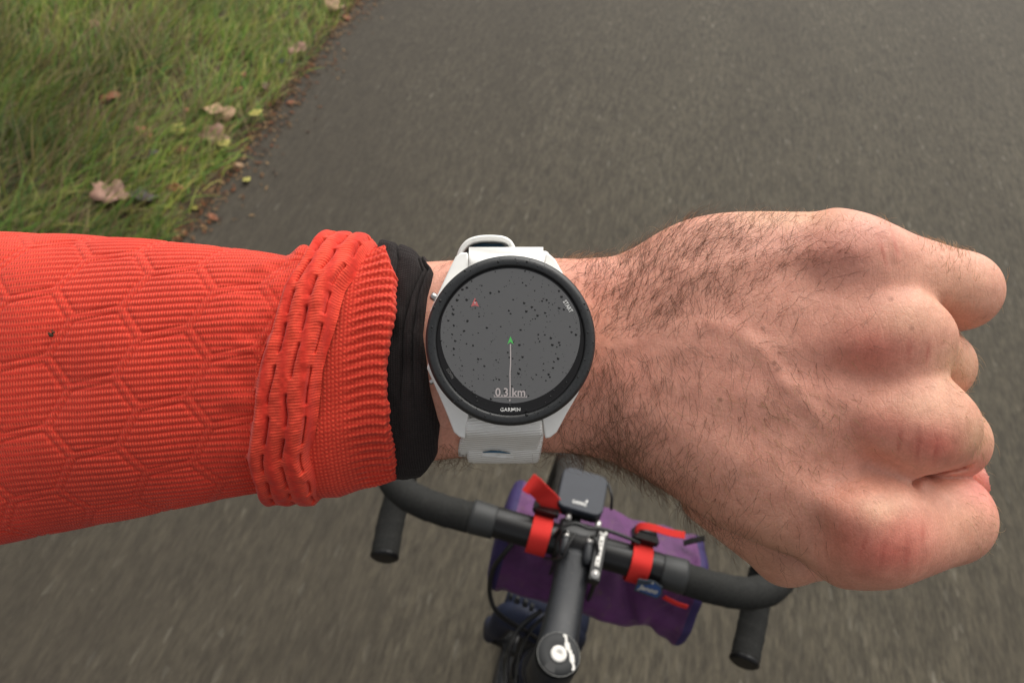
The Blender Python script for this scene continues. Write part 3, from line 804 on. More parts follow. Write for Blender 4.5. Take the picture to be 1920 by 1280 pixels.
# black undersleeve ----------------------------------------------------
def black_x(xi, th):
    y = np.sin(th)
    L_ = 715 + 0*y
    R_ = np.interp(y, [-1, -.88, -.6, -.2, .25, .6, .85, 1], [792, 828, 834, 818, 806, 812, 823, 800])
    return L_ + (R_-L_)*xi
def prof_black(px, xi):
    top = np.interp(px, [715, 735, 750, 775, 800, 815, 828, 840], [452, 452, 455, 468, 477, 478, 490, 500])
    bot = np.interp(px, [715, 745, 765, 790, 800, 830, 840], [890, 898, 901, 894, 888, 870, 858])
    return top, bot, -232 + 0*px, np.interp(px, [715, 760, 785], [126, 132, 152])
def disp_black(px, xi, th, v_):
    y = np.sin(th)
    wv_ = .03*vnoise(y*3, 1.1)
    f1 = np.exp(-np.abs(xi - (.55 + .24*y + wv_))/.040); f2 = np.exp(-np.abs(xi - (.79 + .13*y - wv_))/.030)
    f3 = np.exp(-np.abs(xi - (.40 - .10*y + wv_*2))/.035)
    lip = np.where(xi > .9, -26*((xi-.9)/.1)**2, 0)
    return lip - 17*f1*sstep(-.8, .0, y) - 15*f2*sstep(-.55, .2, y) - 11*f3*sstep(.1, .5, y) + 4*vnoise(px/30, v_/50, 6) + 2*vnoise(px/12, v_/30, 2) + .35*np.sin(2*math.pi*v_/5.5)
black = loft('undersleeve', np.linspace(0, 1, 80), TH(620), prof_black, disp_black, m_black, xfun=black_x, parent=rider)

# ================================================================== WATCH
WZ = V(957, 638.5, 0); WC = (WZ[0], WZ[1])
watch = tag(empty('wristwatch', ARM_M), 'round sports watch with black bezel and white strap, rain drops on its glass', 'watch')
m_white = new_mat('white_plastic', (.84, .83, .80), .38, .5); vary(m_white, (.82, .81, .78), .03, 300)
m_strap = new_mat('white_silicone', (.74, .73, .70), .5, .45)
vv_ = coord(m_strap, 'Object', (1, 1, 1), (0, 0, math.radians(-5)))
wv = N(m_strap, 'ShaderNodeTexWave', wave_type='BANDS', bands_direction='Y'); wv.inputs['Scale'].default_value = wave_scale(5.4*S)
LK(m_strap, vv_, wv.inputs['Vector'])
LK(m_strap, mix(m_strap, ramp(m_strap, noise(m_strap, coord(m_strap), 160, 4), [(.45, (0, 0, 0)), (.8, (.35, .35, .35))]), (.84, .83, .80), (.66, .63, .58)), bsdf(m_strap).inputs['Base Color'])
LK(m_strap, bump(m_strap, wv.outputs['Color'], .7, .00025), bsdf(m_strap).inputs['Normal'])
m_bezel = new_mat('black_bezel', (.020, .021, .022), .42, .5)
bz_n = noise(m_bezel, coord(m_bezel), 1200, 3); LK(m_bezel, ramp(m_bezel, bz_n, [(.3, (.017, .018, .019)), (.7, (.027, .028, .029))]), bsdf(m_bezel).inputs['Base Color'])
LK(m_bezel, bump(m_bezel, bz_n, .12, .0001), bsdf(m_bezel).inputs['Normal'])
m_glass = new_mat('display_glass', (.088, .085, .082), .10, .5); bsdf(m_glass).inputs['IOR'].default_value = 2.15
gn = noise(m_glass, coord(m_glass), 130, 4); LK(m_glass, ramp(m_glass, gn, [(.3, (.07, .07, .07)), (.75, (.20, .20, .20))]), bsdf(m_glass).inputs['Roughness'])
m_ring = new_mat('rim_print_and_reflection', (.011, .010, .010), .14, .35)  # black rim print; its lower crescent also paints in a dark reflection
m_steel = new_mat('steel', (.42, .41, .40), .32, .5, 1.0)
m_drop = new_mat('water', (.022, .022, .022), .04, .5); bsdf(m_drop).inputs['IOR'].default_value = 1.33
m_blue = new_mat('blue_rubber', (.03, .10, .17), .55, .4)
m_dark = new_mat('dark_gap', (.012, .012, .012), .6, .4)

def zlug(y, ytip, ztip, yin=600, zin=-24):
    return zin + (ztip-zin)*(yin-y)/(yin-ytip)
def px_prism(poly, ytip, ztip, yin, th, zin=-24):
    vs = []
    for (x, y) in poly:
        z = zlug(y, ytip, ztip, yin, zin); vs.append(V(x, y, z))
    for (x, y) in poly:
        z = zlug(y, ytip, ztip, yin, zin) - th; k = .985
        vs.append(V(957+(x-957)*k, 638+(y-638)*k, z))
    n = len(poly)
    return vs, [tuple(range(n)), tuple(reversed(range(n, 2*n)))] + [(k, n+k, n+(k+1) % n, (k+1) % n) for k in range(n)]
def fix_normals(o):
    import bmesh
    b_ = bmesh.new(); b_.from_mesh(o.data); bmesh.ops.recalc_face_normals(b_, faces=b_.faces); b_.to_mesh(o.data); b_.free()
case = MB(); case.lathe([(60, -96), (140, -92), (158, -78), (161.5, -62), (161.5, -30), (158, -20), (120, -20)], 96, (WC[0]-1.5, WC[1], 0))
case_o = case.build('case', m_white, watch, scale=S)
for poly, yt, zt, yi in (
    ([(877, 473), (864, 473.5), (854, 481), (845, 499), (823, 546), (806, 584), (830, 640), (900, 600), (880, 507)], 473, -60, 620),
    ([(1023, 475), (1030, 476), (1041, 486), (1061, 522), (1082, 560), (1096, 590), (1080, 640), (1010, 600), (1020, 508)], 473, -60, 620),
    ([(872, 822), (861, 819), (851, 810), (838, 776), (822, 738), (800, 690), (812, 650), (900, 650), (882, 745), (878, 784)], 822, -62, 655),
    ([(1022, 822), (1032, 820), (1044, 810), (1062, 776), (1084, 738), (1104, 690), (1090, 650), (1010, 650), (1020, 745), (1017, 784)], 822, -62, 655)):
    vs_, fs_ = px_prism(poly, yt, zt, yi, 44)
    o = MB().add(vs_, fs_).build('lug', m_white, watch, bevel=3.5*S, seg=3, scale=S); fix_normals(o)
bez = MB().lathe([(161, -24), (160.5, -10), (157.5, -3.5), (152, 0), (144, .2), (141, -1.5), (139.6, -6), (139.0, -14)], 128, (*WC, 0))
bez_o = bez.build('bezel', m_bezel, watch, scale=S)
for a in (22, -3, 158, 196):
    nt = MB()
    a_ = math.radians(a)
    nt.tube([(WC[0]+142*math.cos(a_), WC[1]+142*math.sin(a_), .1), (WC[0]+159.5*math.cos(a_), WC[1]+159.5*math.sin(a_), -3.2)], .7, 6)
    nt.build('bezel_seam', m_dark, bez_o, scale=S)
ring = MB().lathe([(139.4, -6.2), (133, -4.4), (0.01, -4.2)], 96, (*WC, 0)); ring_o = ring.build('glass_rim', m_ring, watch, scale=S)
# display shifted up; printed rim's wider bottom is a painted dark reflection
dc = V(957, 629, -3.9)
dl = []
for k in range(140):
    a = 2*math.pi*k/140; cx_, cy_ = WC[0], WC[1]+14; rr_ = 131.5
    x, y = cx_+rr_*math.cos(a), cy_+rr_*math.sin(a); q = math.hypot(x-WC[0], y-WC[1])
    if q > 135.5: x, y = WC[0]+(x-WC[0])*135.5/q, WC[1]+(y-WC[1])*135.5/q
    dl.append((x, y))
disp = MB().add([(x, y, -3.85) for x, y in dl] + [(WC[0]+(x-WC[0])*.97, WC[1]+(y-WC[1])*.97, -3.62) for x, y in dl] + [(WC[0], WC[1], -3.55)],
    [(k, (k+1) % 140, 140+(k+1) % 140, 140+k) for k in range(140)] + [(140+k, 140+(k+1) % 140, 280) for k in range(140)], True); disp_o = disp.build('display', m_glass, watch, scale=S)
GZ = -3.1
def flat(name, pts_list, mat, parent, z=GZ, th=.0):
    mb = MB()
    for pts in pts_list:
        P_ = [V(x, y, z) for x, y in pts]; mb.add(P_, [tuple(reversed(range(len(P_))))])
    o = mb.build(name, mat, parent, scale=S); return o
m_ink = new_mat('display_ink', (.50, .44, .43), .5, .3)
m_green = new_mat('display_green', (.10, .52, .12), .5, .3)
m_pink = new_mat('display_red', (.55, .14, .14), .5, .3)
m_print = new_mat('white_print', (.80, .79, .76), .5, .3)
m_faint = new_mat('grey_print', (.17, .165, .16), .5, .3)
flat('route_arrow', [[(957, 630), (963, 645), (957, 641), (951.5, 645)]], m_green, disp_o)
flat('compass_arrow', [[(890.5, 558), (898, 574.5), (890.5, 572.5), (883, 574.5)]], m_pink, disp_o)
flat('compass_dot', [[(890.5, 564), (892.5, 569), (888.5, 569)]], m_ink, disp_o, GZ+.4)
flat('route_line', [[(956.0, 645), (958.1, 645), (958.4, 680), (957.2, 700), (957.6, 725), (957.2, 745), (955.2, 745), (955.6, 725), (955.2, 700), (956.4, 680)],
                    [(955.2, 748), (957, 748), (956.8, 752), (955.0, 752)]], m_ink, disp_o, GZ+.2)
flat('scale_bar', [[(926, 743), (988, 744), (988, 745.2), (926, 744.2)], [(926, 740), (927, 740), (927, 743), (926, 743)], [(987, 741), (988, 741), (988, 744), (987, 744)]], m_ink, disp_o, GZ+.1)
def text(name, body, mat, parent, origin, xdir, ydir, height, spacing=1.0, shear=0.0, align='CENTER', width=None, offset=0.0):
    """flat lettering; origin/xdir/ydir in the parent's frame (metres)"""
    cu = bpy.data.curves.new(name, 'FONT'); cu.body = body; cu.size = 1.0; cu.align_x = align; cu.align_y = 'CENTER'
    cu.space_character = spacing; cu.shear = shear; cu.resolution_u = 3; cu.offset = offset
    t_ = bpy.data.objects.new(name, cu); scene.collection.objects.link(t_)
    dg = bpy.context.evaluated_depsgraph_get(); me = bpy.data.meshes.new_from_object(t_.evaluated_get(dg))
    bpy.data.objects.remove(t_); bpy.data.curves.remove(cu)
    co = np.empty(len(me.vertices)*3, dtype=np.float32); me.vertices.foreach_get('co', co); co = co.reshape(-1, 3)
    hgt = .70; k = height/hgt
    kx = k if width is None else width/(co[:, 0].max()-co[:, 0].min())
    xd, yd = np.array(xdir, float), np.array(ydir, float); xd /= np.linalg.norm(xd); yd /= np.linalg.norm(yd)
    mid = (co[:, 1].max()+co[:, 1].min())/2 if body.isupper() else .35*0+ (co[:, 1].max()+co[:, 1].min())/2
    out = np.array(origin) + co[:, :1]*kx*xd + (co[:, 1:2]-mid)*k*yd
    me.vertices.foreach_set('co', out.astype(np.float32).ravel()); me.name = name
    me.materials.clear(); me.materials.append(mat); me.update()
    o = bpy.data.objects.new(name, me); return link(o, parent)
def ptext(name, body, mat, parent, px, py, h, w=None, rot=0.0, z=GZ, **kw):
    a = math.radians(rot); return text(name, body, mat, parent, V(px, py, z)*S, (math.cos(a), math.sin(a), 0), (-math.sin(a), math.cos(a), 0), h*S, width=None if w is None else w*S, **kw)
ptext('distance_text', '0.3 km', m_ink, disp_o, 957, 735.0, 15.5, 56, z=GZ+.3, offset=.012)
ptext('brand_text', 'GARMIN', m_print, ring_o, 957, 767.5, 7.0, 37.5, z=-3.2, offset=.012, spacing=1.1)
ptext('button_text', 'START', m_print, ring_o, 1065.0, 574, 7.5, 25, rot=-58, z=-2.6, offset=.02)
ptext('button_text', 'STOP', m_faint, ring_o, 1078.5, 593.5, 5.6, 18, rot=-66, z=-3.0)
ptext('button_text', 'DOWN', m_faint, ring_o, 844, 700, 5.6, 20, rot=-60, z=-3.0)
# slot mark between the two words
# strap ---------------------------------------------------------------
def strap_band():
    n = 160; th = np.linspace(-math.pi, math.pi, n, endpoint=False)
    yc, ha, zc, hb = [float(a) for a in body_prof(np.array([0.0]))]
    vs, fs, uvs = [], [], []
    cs = np.array([(-1, 0), (-.96, 6), (-.9, 8.5), (0, 9), (.9, 8.5), (.96, 6), (1, 0), (.9, -2), (-.9, -2)])
    for t in th:
        p = 2/2.35; c_, s_ = math.cos(t), math.sin(t)
        y = yc + (ha)*math.copysign(abs(s_)**p, s_); z = zc + (hb)*math.copysign(abs(c_)**p, c_)
        ny_, nz_ = s_/ha, c_/hb; l_ = math.hypot(ny_, nz_); ny_, nz_ = ny_/l_, nz_/l_
        lower = max(0, -s_); w = 84 - 6*lower; cx = -3 - 26*lower*max(0, math.cos(t*1)+.35 if lower > 0 else 0)
        if lower > 0: cx = -3 - 16*lower
        off = 7 + (6*math.exp(-((t+math.pi/2+.1)/.6)**2))
        for (u, q) in cs:
            vs.append((cx + u*w, y + ny_*(off+q), z + nz_*(off+q)))
    m = len(cs)
    for i in range(n):
        for k in range(m):
            a, b_ = i*m+k, i*m+(k+1) % m; c_, d_ = ((i+1) % n)*m+(k+1) % m, ((i+1) % n)*m+k
            fs.append((a, d_, c_, b_))
    return vs, fs
vs_, fs_ = strap_band(); st_o = MB().add(vs_, fs_, True).build('strap', m_strap, watch, scale=S); fix_normals(st_o)
# hinge roll at the lower lugs, and the piece leading up between the upper ones
hg = MB()
def slab(pts, x0, x1, th, n=2):
    """sheet swept along pts = [(py, z)], between pixel columns x0(py) and x1(py)"""
    P_ = smooth_path([(p[0], p[1], 0) for p in pts], 6); vs, fs = [], []
    for i, p in enumerate(P_):
        q = P_[min(i+1, len(P_)-1)] - P_[max(i-1, 0)]
        t_ = np.array([0, -q[0], q[1]]); t_ /= np.linalg.norm(t_); nn = np.array([0, -t_[2], t_[1]])
        if nn[2] < 0: nn = -nn
        a, b_ = V(x0(p[0]), p[0], p[1]), V(x1(p[0]), p[0], p[1])
        e = .04
        for s_, o_ in ((0, -th), (0, -th*.3), (e*.4, -th*.08), (e, 0), (.5, 0), (1-e, 0), (1-e*.4, -th*.08), (1, -th*.3), (1, -th)):
            vs.append(a + (b_-a)*s_ + nn*o_)
    m = 9
    for i in range(len(P_)-1):
        for k in range(m): fs.append((i*m+k, i*m+(k+1) % m, (i+1)*m+(k+1) % m, (i+1)*m+k))
    fs.append(tuple(range(m))); fs.append(tuple(reversed(range(len(vs)-m, len(vs)))))
    return vs, fs
vs_, fs_ = slab([(778, -72), (784, -60), (793, -52), (806, -52), (816, -62), (823, -82), (832, -112), (845, -150), (856, -190)],
                lambda y: np.interp(y, [778, 818, 835, 860], [873, 873, 862, 856]), lambda y: np.interp(y, [778, 818, 828, 860], [1017, 1017, 1012, 1006]), 14)
lo = MB().add(vs_, fs_, True).build('lower_strap', m_strap, watch, scale=S); fix_normals(lo)
vs_, fs_ = slab([(540, -60), (500, -46), (488, -46), (481, -54), (477, -72), (476.5, -110), (480, -160)], lambda y: 879, lambda y: 1018.5, 14)
up = MB().add(vs_, fs_, True).build('upper_strap', m_white, watch, scale=S); fix_normals(up)
sl = MB(); sl.tube([V(905, 847.5, -143), V(920, 846.2, -138), V(938, 846.8, -138), V(957, 849.5, -147)], [1.0, 2.4, 2.4, .8], 10)
sl.build('strap_slot', m_blue, lo, scale=S)
kp = MB(); kp.tube([V(903, 853, -158), V(930, 853.5, -158), V(962, 857, -165)], [3.5, 5, 3.5], 10); kp.build('keeper', m_strap, lo, scale=S)
# loop of the strap tail standing off at the top
loop = smooth_path([V(862, 484, -130), V(868, 469, -128), V(880, 456, -126), (V(900, 449.5, -126)), V(925, 448.5, -126), V(945, 451, -126), V(957, 459, -128), V(962, 472, -130), V(964, 486, -132)], 6)
lp = MB(); vs, fs = [], []
for i, p in enumerate(loop):
    q = loop[min(i+1, len(loop)-1)]-loop[max(i-1, 0)]; q = q/np.linalg.norm(q); nn = np.array([-q[1], q[0], 0])
    for (a, b_) in ((0, 30), (5, 26), (7, 0), (5, -26), (0, -30), (-5, -26), (-6, 0), (-5, 26)): vs.append(p + nn*a + np.array([0, 0, b_]))
for i in range(len(loop)-1):
    for k in range(8): fs.append((i*8+k, i*8+(k+1) % 8, (i+1)*8+(k+1) % 8, (i+1)*8+k))
lo2 = MB().add(vs, fs, True).build('strap_loop', m_white, watch, scale=S); fix_normals(lo2)
inn = MB(); inn.add([V(x, y, -138) for x, y in ((872, 486), (876, 470), (888, 460), (905, 456), (940, 457), (952, 464), (956, 486))] + [V(x, y, -160) for x, y in ((872, 486), (876, 470), (888, 460), (905, 456), (940, 457), (952, 464), (956, 486))],
        [tuple(range(7)), tuple(reversed(range(7, 14)))] + [(k, 7+k, 7+(k+1) % 7, (k+1) % 7) for k in range(7)])
fix_normals(inn.build('strap_lining', m_blue, watch, scale=S))
# side buttons
for (bx, by, r_, a) in ((813, 556, 7.5, 148), (808, 716, 5.0, 206)):
    c_ = V(bx, by, -48); d_ = np.array([math.cos(math.radians(a)), math.sin(math.radians(a)), 0])
    bt = MB().tube([c_-d_*10, c_+d_*(3 if r_ > 6 else 1), c_+d_*(6 if r_ > 6 else 3)], [r_, r_, r_*.7], 20); bt.build('button', m_steel, watch, scale=S)
# drops of rain
def drops(name, n, rin, rout, zf, rlo, rhi, seed, parent, cx, cy):
    r = np.random.default_rng(seed); vs, fs = [], []; k = 9; got = []
    while len(got) < n:
        a = r.uniform(0, 6.283); q = math.sqrt(r.uniform(rin**2, rout**2)); x, y = cx+q*math.cos(a), cy+q*math.sin(a)
        rad = rlo + (rhi-rlo)*r.random()**3.2
        if any((x-g[0])**2+(y-g[1])**2 < (rad+g[2]+.6)**2 for g in got): continue
        got.append((x, y, rad))
    for (x, y, rad) in got:
        b_ = len(vs); z0 = zf(math.hypot(x-WC[0], y-WC[1])); el = 1+.3*r.random(); an = r.uniform(0, 3.14)
        for (f_, h_) in ((1, 0), (.82, .32), (.45, .52)):
            for i in range(k):
                t = 6.283*i/k; ex, ey = math.cos(t)*rad*f_*el, math.sin(t)*rad*f_
                vs.append((x + ex*math.cos(an)-ey*math.sin(an), y + ex*math.sin(an)+ey*math.cos(an), z0 + h_*rad))
        vs.append((x, y, z0 + .58*rad))
        for L_ in (0, 1):
            for i in range(k): fs.append((b_+L_*k+i, b_+L_*k+(i+1) % k, b_+(L_+1)*k+(i+1) % k, b_+(L_+1)*k+i))
        for i in range(k): fs.append((b_+2*k+i, b_+2*k+(i+1) % k, b_+3*k))
    o = MB().add(vs, fs, True).build(name, m_drop, parent, scale=S); return tag(o, kind='stuff')
drops('rain_drops', 340, 0, 134, lambda q: -3.7, .7, 2.7, 4, watch, *WC)
drops('bezel_drops', 110, 142, 157, lambda q: (0 if q < 152 else -(q-152)*.55), .8, 2.9, 5, bez_o, *WC)

# ================================================================== BICYCLE
bike = tag(empty('bicycle', Matrix.Translation(Vector(BIKE_O))), 'bicycle with black dropped handlebar, dark stem and navy fork, seen from the saddle', 'bicycle')
def Bk(x, y, z): return np.array([x, y, z + BAR[2]])
def hitb(px, py, ax, val):
    """pixel ray against a plane of the bicycle (axis ax at offset val from the handlebar clamp)"""
    d = RC @ np.array([(px-960.0)/F_PX, (640.0-py)/F_PX, -1.0]); t = (BAR[ax]+val-CAM[ax])/d[ax]
    p = CAM + d*t - BAR; return p
m_tape = new_mat('bar_tape', (.032, .032, .031), .8, .22)
tn_ = noise(m_tape, coord(m_tape), 420, 4); LK(m_tape, ramp(m_tape, tn_, [(.3, (.012, .012, .0115)), (.7, (.024, .024, .022))]), bsdf(m_tape).inputs['Base Color'])
LK(m_tape, bump(m_tape, tn_, .4, .0008), bsdf(m_tape).inputs['Normal'])
m_fin = new_mat('finishing_tape', (.026, .027, .027), .5, .35)
m_blk = new_mat('black_alloy', (.008, .008, .0085), .34, .32); 
m_stem = new_mat('anodised_stem', (.024, .025, .028), .42, .42, .1)
m_cap = new_mat('glossy_cap', (.016, .017, .018), .5, .25)
sn = noise(m_stem, coord(m_stem, 'Object', (1, .35, 1)), 55, 6, .65); s2 = noise(m_stem, coord(m_stem), 260, 4)
LK(m_stem, mix(m_stem, ramp(m_stem, s2, [(.62, (0, 0, 0)), (.8, (.6, .6, .6))]), ramp(m_stem, sn, [(.3, (.010, .011, .013)), (.7, (.023, .025, .029))]), (.075, .07, .062)), bsdf(m_stem).inputs['Base Color'])
LK(m_stem, ramp(m_stem, sn, [(.3, (.32, .32, .32)), (.7, (.6, .6, .6))]), bsdf(m_stem).inputs['Roughness'])
m_cable = new_mat('black_housing', (.012, .012, .012), .4, .4)
m_navy = new_mat('navy_paint', (.008, .012, .030), .6, .3); vary(m_navy, (.008, .012, .030), .4, 30)
m_rubber = new_mat('tyre_rubber', (.022, .020, .018), .85, .3); vary(m_rubber, (.024, .021, .018), .35, 90)
m_silver = new_mat('silver_alloy', (.62, .60, .57), .35, .5, .85)
m_ltp = new_mat('white_decal', (.68, .66, .62), .5, .3)

hb = MB().tube([Bk(x, 0, 0) for x in np.linspace(-.112, .112, 24)], [.0159 if abs(x) < .085 else .0150 for x in np.linspace(-.112, .112, 24)], 28)
bar_o = hb.build('handlebar', m_blk, bike)
def bar_side(s):
    pts = [(.098, -.001, 0), (.125, -.003, 0), (.150, -.003, 0), (.176, .001, -.0005), (.198, .013, -.002), (.212, .033, -.005), (.218, .058, -.012), (.221, .080, -.024),
           (.2235, .093, -.045), (.226, .094, -.070), (.228, .080, -.098), (.228, .055, -.115), (.225, .022, -.122), (.219, -.012, -.124)]
    P_ = smooth_path([Bk(s*(x - (.019*min(1, max(0, -z-.02)/.05) if s < 0 else 0)), y, z) for x, y, z in pts], 14); n = len(P_)
    L_ = np.concatenate([[0], np.cumsum([np.linalg.norm(P_[i+1]-P_[i]) for i in range(n-1)])])
    up_ = np.array([0, 0, 1.0]); vs = []; m = 26
    T0 = P_[1]-P_[0]; T0 /= np.linalg.norm(T0); u = up_ - T0*up_.dot(T0); u /= np.linalg.norm(u)
    for i, p in enumerate(P_):
        t_ = P_[min(i+1, n-1)]-P_[max(i-1, 0)]; t_ /= np.linalg.norm(t_); u = u - t_*u.dot(t_); u /= np.linalg.norm(u); w = np.cross(t_, u)
        for k in range(m):
            a = 2*math.pi*k/m
            ph = ((L_[i]/.021 + s*a/(2*math.pi)) % 1.0)
            r_ = .0158 + .0007*(1-ph)**2 + .00025*math.sin(a*3+L_[i]*60)
            vs.append(p + r_*(math.cos(a)*u + math.sin(a)*w))
    fs = [(i*m+k, i*m+(k+1) % m, (i+1)*m+(k+1) % m, (i+1)*m+k) for i in range(n-1) for k in range(m)]
    mb = MB().add(vs, fs, True); mb.f.append(tuple(reversed(range(m)))); mb.sm.append(False); mb.f.append(tuple(range((n-1)*m, n*m))); mb.sm.append(False)
    o = mb.build('bar_tape', m_tape, bike); fix_normals(o)
    e_ = P_[-1]; d_ = P_[-1]-P_[-3]; d_ /= np.linalg.norm(d_)
    MB().tube([e_, e_+d_*.003, e_+d_*.005], [.0165, .0165, .013], 24).build('end_plug', m_blk, o)
    MB().tube([Bk(s*x, -.001, 0) for x in (.086, .088, .108, .112)], [.0160, .0168, .0176, .0172], 28).build('finishing_tape', m_fin, o)
    # brake hood and lever, held on the forward bend
    hd = [(.2195, .070, -.006), (.221, .095, .004), (.222, .120, .012), (.222, .145, .022), (.222, .158, .036)]
    h_ = MB().tube(smooth_path([Bk(s*x, y, z) for x, y, z in hd], 6), list(np.interp(np.linspace(0, 1, 25), [0, .3, .7, .9, 1], [.017, .019, .018, .016, .009])), 20)
    ho = h_.build('brake_hood', m_rubber, bike)
    lv = [(.222, .150, .012), (.223, .163, -.010), (.224, .165, -.045), (.226, .150, -.080), (.230, .128, -.104)]
    MB().tube(smooth_path([Bk(s*x, y, z) for x, y, z in lv], 6), [.006]*25, 12, sx=1.6).build('brake_lever', m_blk, ho)
for s in (-1, 1): bar_side(s)

# stem: body, faceplate, bolts, top cap
def oval_tube(path, wx, wz, n=28):
    vs, fs = [], []
    for (p, a, b_) in zip(path, wx, wz):
        for k in range(n):
            t = 2*math.pi*k/n; c_, s_ = math.cos(t), math.sin(t)
            q = .75
            vs.append(np.array(p) + np.array([a*math.copysign(abs(c_)**q, c_), 0, b_*math.copysign(abs(s_)**q, s_)]))
    m = len(path)
    fs = [(i*n+k, i*n+(k+1) % n, (i+1)*n+(k+1) % n, (i+1)*n+k) for i in range(m-1) for k in range(n)]
    fs += [tuple(reversed(range(n))), tuple(range((m-1)*n, m*n))]
    return vs, fs
ysx = [-.128, -.115, -.10, -.06, -.035, -.020, -.012]
vs_, fs_ = oval_tube([Bk(0, y, -.001) for y in ysx], [.0185, .0200, .0186, .0166, .0172, .0206, .0220], [.019, .020, .0175, .0165, .0175, .019, .0195])
stem = MB().add(vs_, fs_, True).build('stem', m_stem, bike); fix_normals(stem)
MX = np.array([[0, 0, 1], [1, 0, 0], [0, 1, 0]], float)      # lathe axis -> x
MB().lathe([(.0160, -.0225), (.0215, -.0225), (.0228, -.019), (.0228, .019), (.0215, .0225), (.0160, .0225)], 40, Bk(0, 0, 0), MX).build('faceplate', m_blk, bike)
for sx in (-1, 1):
    for sz in (-1, 1):
        c_ = Bk(sx*.0155, .0225, sz*.013)
        MB().tube([c_ - (0, .006, 0), c_, c_ + (0, .003, 0)], [.0035, .0035, .003], 14, up=(0, 0, 1)).build('bolt', m_silver, bike)
MB().lathe([(.0208, -.036), (.0208, .0160), (.0200, .0185)], 44, Bk(0, -.119, 0)).build('steerer_clamp', m_stem, bike)
cap = MB().lathe([(.0192, .0175), (.0192, .0228), (.0180, .0242), (.0110, .0236), (.0001, .0236)], 48, Bk(0, -.119, 0)).build('top_cap', m_cap, bike)
MB().lathe([(.0072, .0234), (.0072, .0248), (.0062, .0254), (.0020, .0254), (.0018, .0244), (.0001, .0243)], 32, Bk(0, -.119, 0)).build('cap_bolt', m_ltp, cap)
MB().lathe([(.0188, .02385), (.0190, .0240), (.0192, .0238)], 48, Bk(0, -.119, 0)).build('cap_edge', new_mat('grey_edge', (.20, .20, .19), .4, .5), cap)  # thin ring of lighter grey round the cap's edge
# white squiggle of lettering and black wedge on the cap
sq = MB()
for pts, w_ in (([(.0010, .0165), (.0030, .0172), (.0042, .0140), (.0052, .0105)], .0011), ([(.0052, .0115), (.0066, .0082), (.0078, .0060)], .0022), ([(.0078, .0062), (.0098, .0035), (.0098, .0060), (.0112, .0020)], .0009),
                ([(.0112, .0028), (.0124, -.0010), (.0132, -.0036)], .0020), ([(.0132, -.0036), (.0150, -.0068), (.0152, -.0092), (.0138, -.0096)], .0010)):
    P_ = smooth_path([(x, y, 0) for x, y in pts], 4); vs = []
    for i, p in enumerate(P_):
        t_ = P_[min(i+1, len(P_)-1)]-P_[max(i-1, 0)]; t_ /= np.linalg.norm(t_)+1e-9; nn = np.array([-t_[1], t_[0], 0])
        for s_ in (1, -1):
            q = p + nn*w_*s_; rr_ = math.hypot(q[0], q[1]); vs.append(Bk(q[0], -.119+q[1], .0236 + .0006*np.clip((rr_-.011)/.007, 0, 1) + .00035))
    sq.add(vs, [(2*i, 2*i+1, 2*i+3, 2*i+2) for i in range(len(P_)-1)])
fix_normals(sq.build('cap_lettering', m_ltp, cap))
wd = []
for r_ in (.0085, .0175):
    for a in np.linspace(-128, -92, 8): wd.append(Bk(r_*math.cos(math.radians(a)), -.119 + r_*math.sin(math.radians(a)), .0236 + .0006*(r_ > .012) + .0003))
fix_normals(MB().add(wd, [(i, i+1, i+9, i+8) for i in range(7)]).build('cap_mark', m_dark, cap))

# inline cable adjusters beside the stem and the gear cables
def pxw(px, py, z): h_ = hitb(px, py, 2, z); return Bk(*h_)
for (a, b_) in (((1063, 996), (1056, 1040)), ((1107, 1006), (1099, 1058))):
    A_, B_ = pxw(*a, .024), pxw(*b_, .020); d_ = B_-A_
    o = MB().tube([A_+d_*.25, A_+d_*.35, A_+d_*.8, B_], [.0035, .0048, .0048, .003], 16).build('cable_adjuster', m_stem, bike)
    MB().tube([A_, A_+d_*.10, A_+d_*.12, A_+d_*.25], [.0022, .0022, .0035, .0034], 14).build('adjuster_tip', m_silver, o)
cables = [
    ([(1063, 1000), (1056, 992), (1050, 1012), (1040, 1050), (1032, 1075)], [.024, .03, .02, .0, -.02], .0016),
    ([(1036, 1010), (1052, 990), (1078, 981), (1104, 990), (1128, 991), (1165, 1003), (1200, 1018)], [.01, .028, .034, .033, .028, .024, .02], .0019),
    ([(1107, 1008), (1116, 1010), (1121, 1032), (1112, 1062), (1098, 1096), (1092, 1120)], [.026, .03, .026, .018, -.01, -.04], .0016),
    ([(1020, 1046), (1040, 1048), (1056, 1044), (1064, 1024), (1080, 1000)], [-.01, .01, .022, .028, .03], .0011),
    ([(1146, 955), (1147, 930), (1140, 905)], [.0, .01, .01], .0016),
    ([(968, 1010), (945, 1038), (924, 1068), (918, 1108), (929, 1143), (955, 1165), (985, 1182), (1005, 1195)], [-.012, -.03, -.06, -.09, -.11, -.13, -.15, -.17], .0026),
    ([(1015, 1145), (990, 1162), (968, 1186), (956, 1215), (950, 1250), (949, 1290), (952, 1330)], [-.10, -.11, -.12, -.12, -.11, -.10, -.09], .0028),
    ([(1030, 1150), (1002, 1172), (984, 1200), (972, 1240), (966, 1300)], [-.14, -.15, -.15, -.15, -.15], .0022),
    ([(1118, 1065), (1112, 1100), (1104, 1120), (1096, 1135)], [-.01, -.04, -.07, -.1], .0024)]
for pts, zs, r_ in cables:
    P_ = smooth_path([pxw(x, y, z) for (x, y), z in zip(pts, zs)], 8)
    MB().tube(P_, r_, 12).build('cable', m_cable, bike)

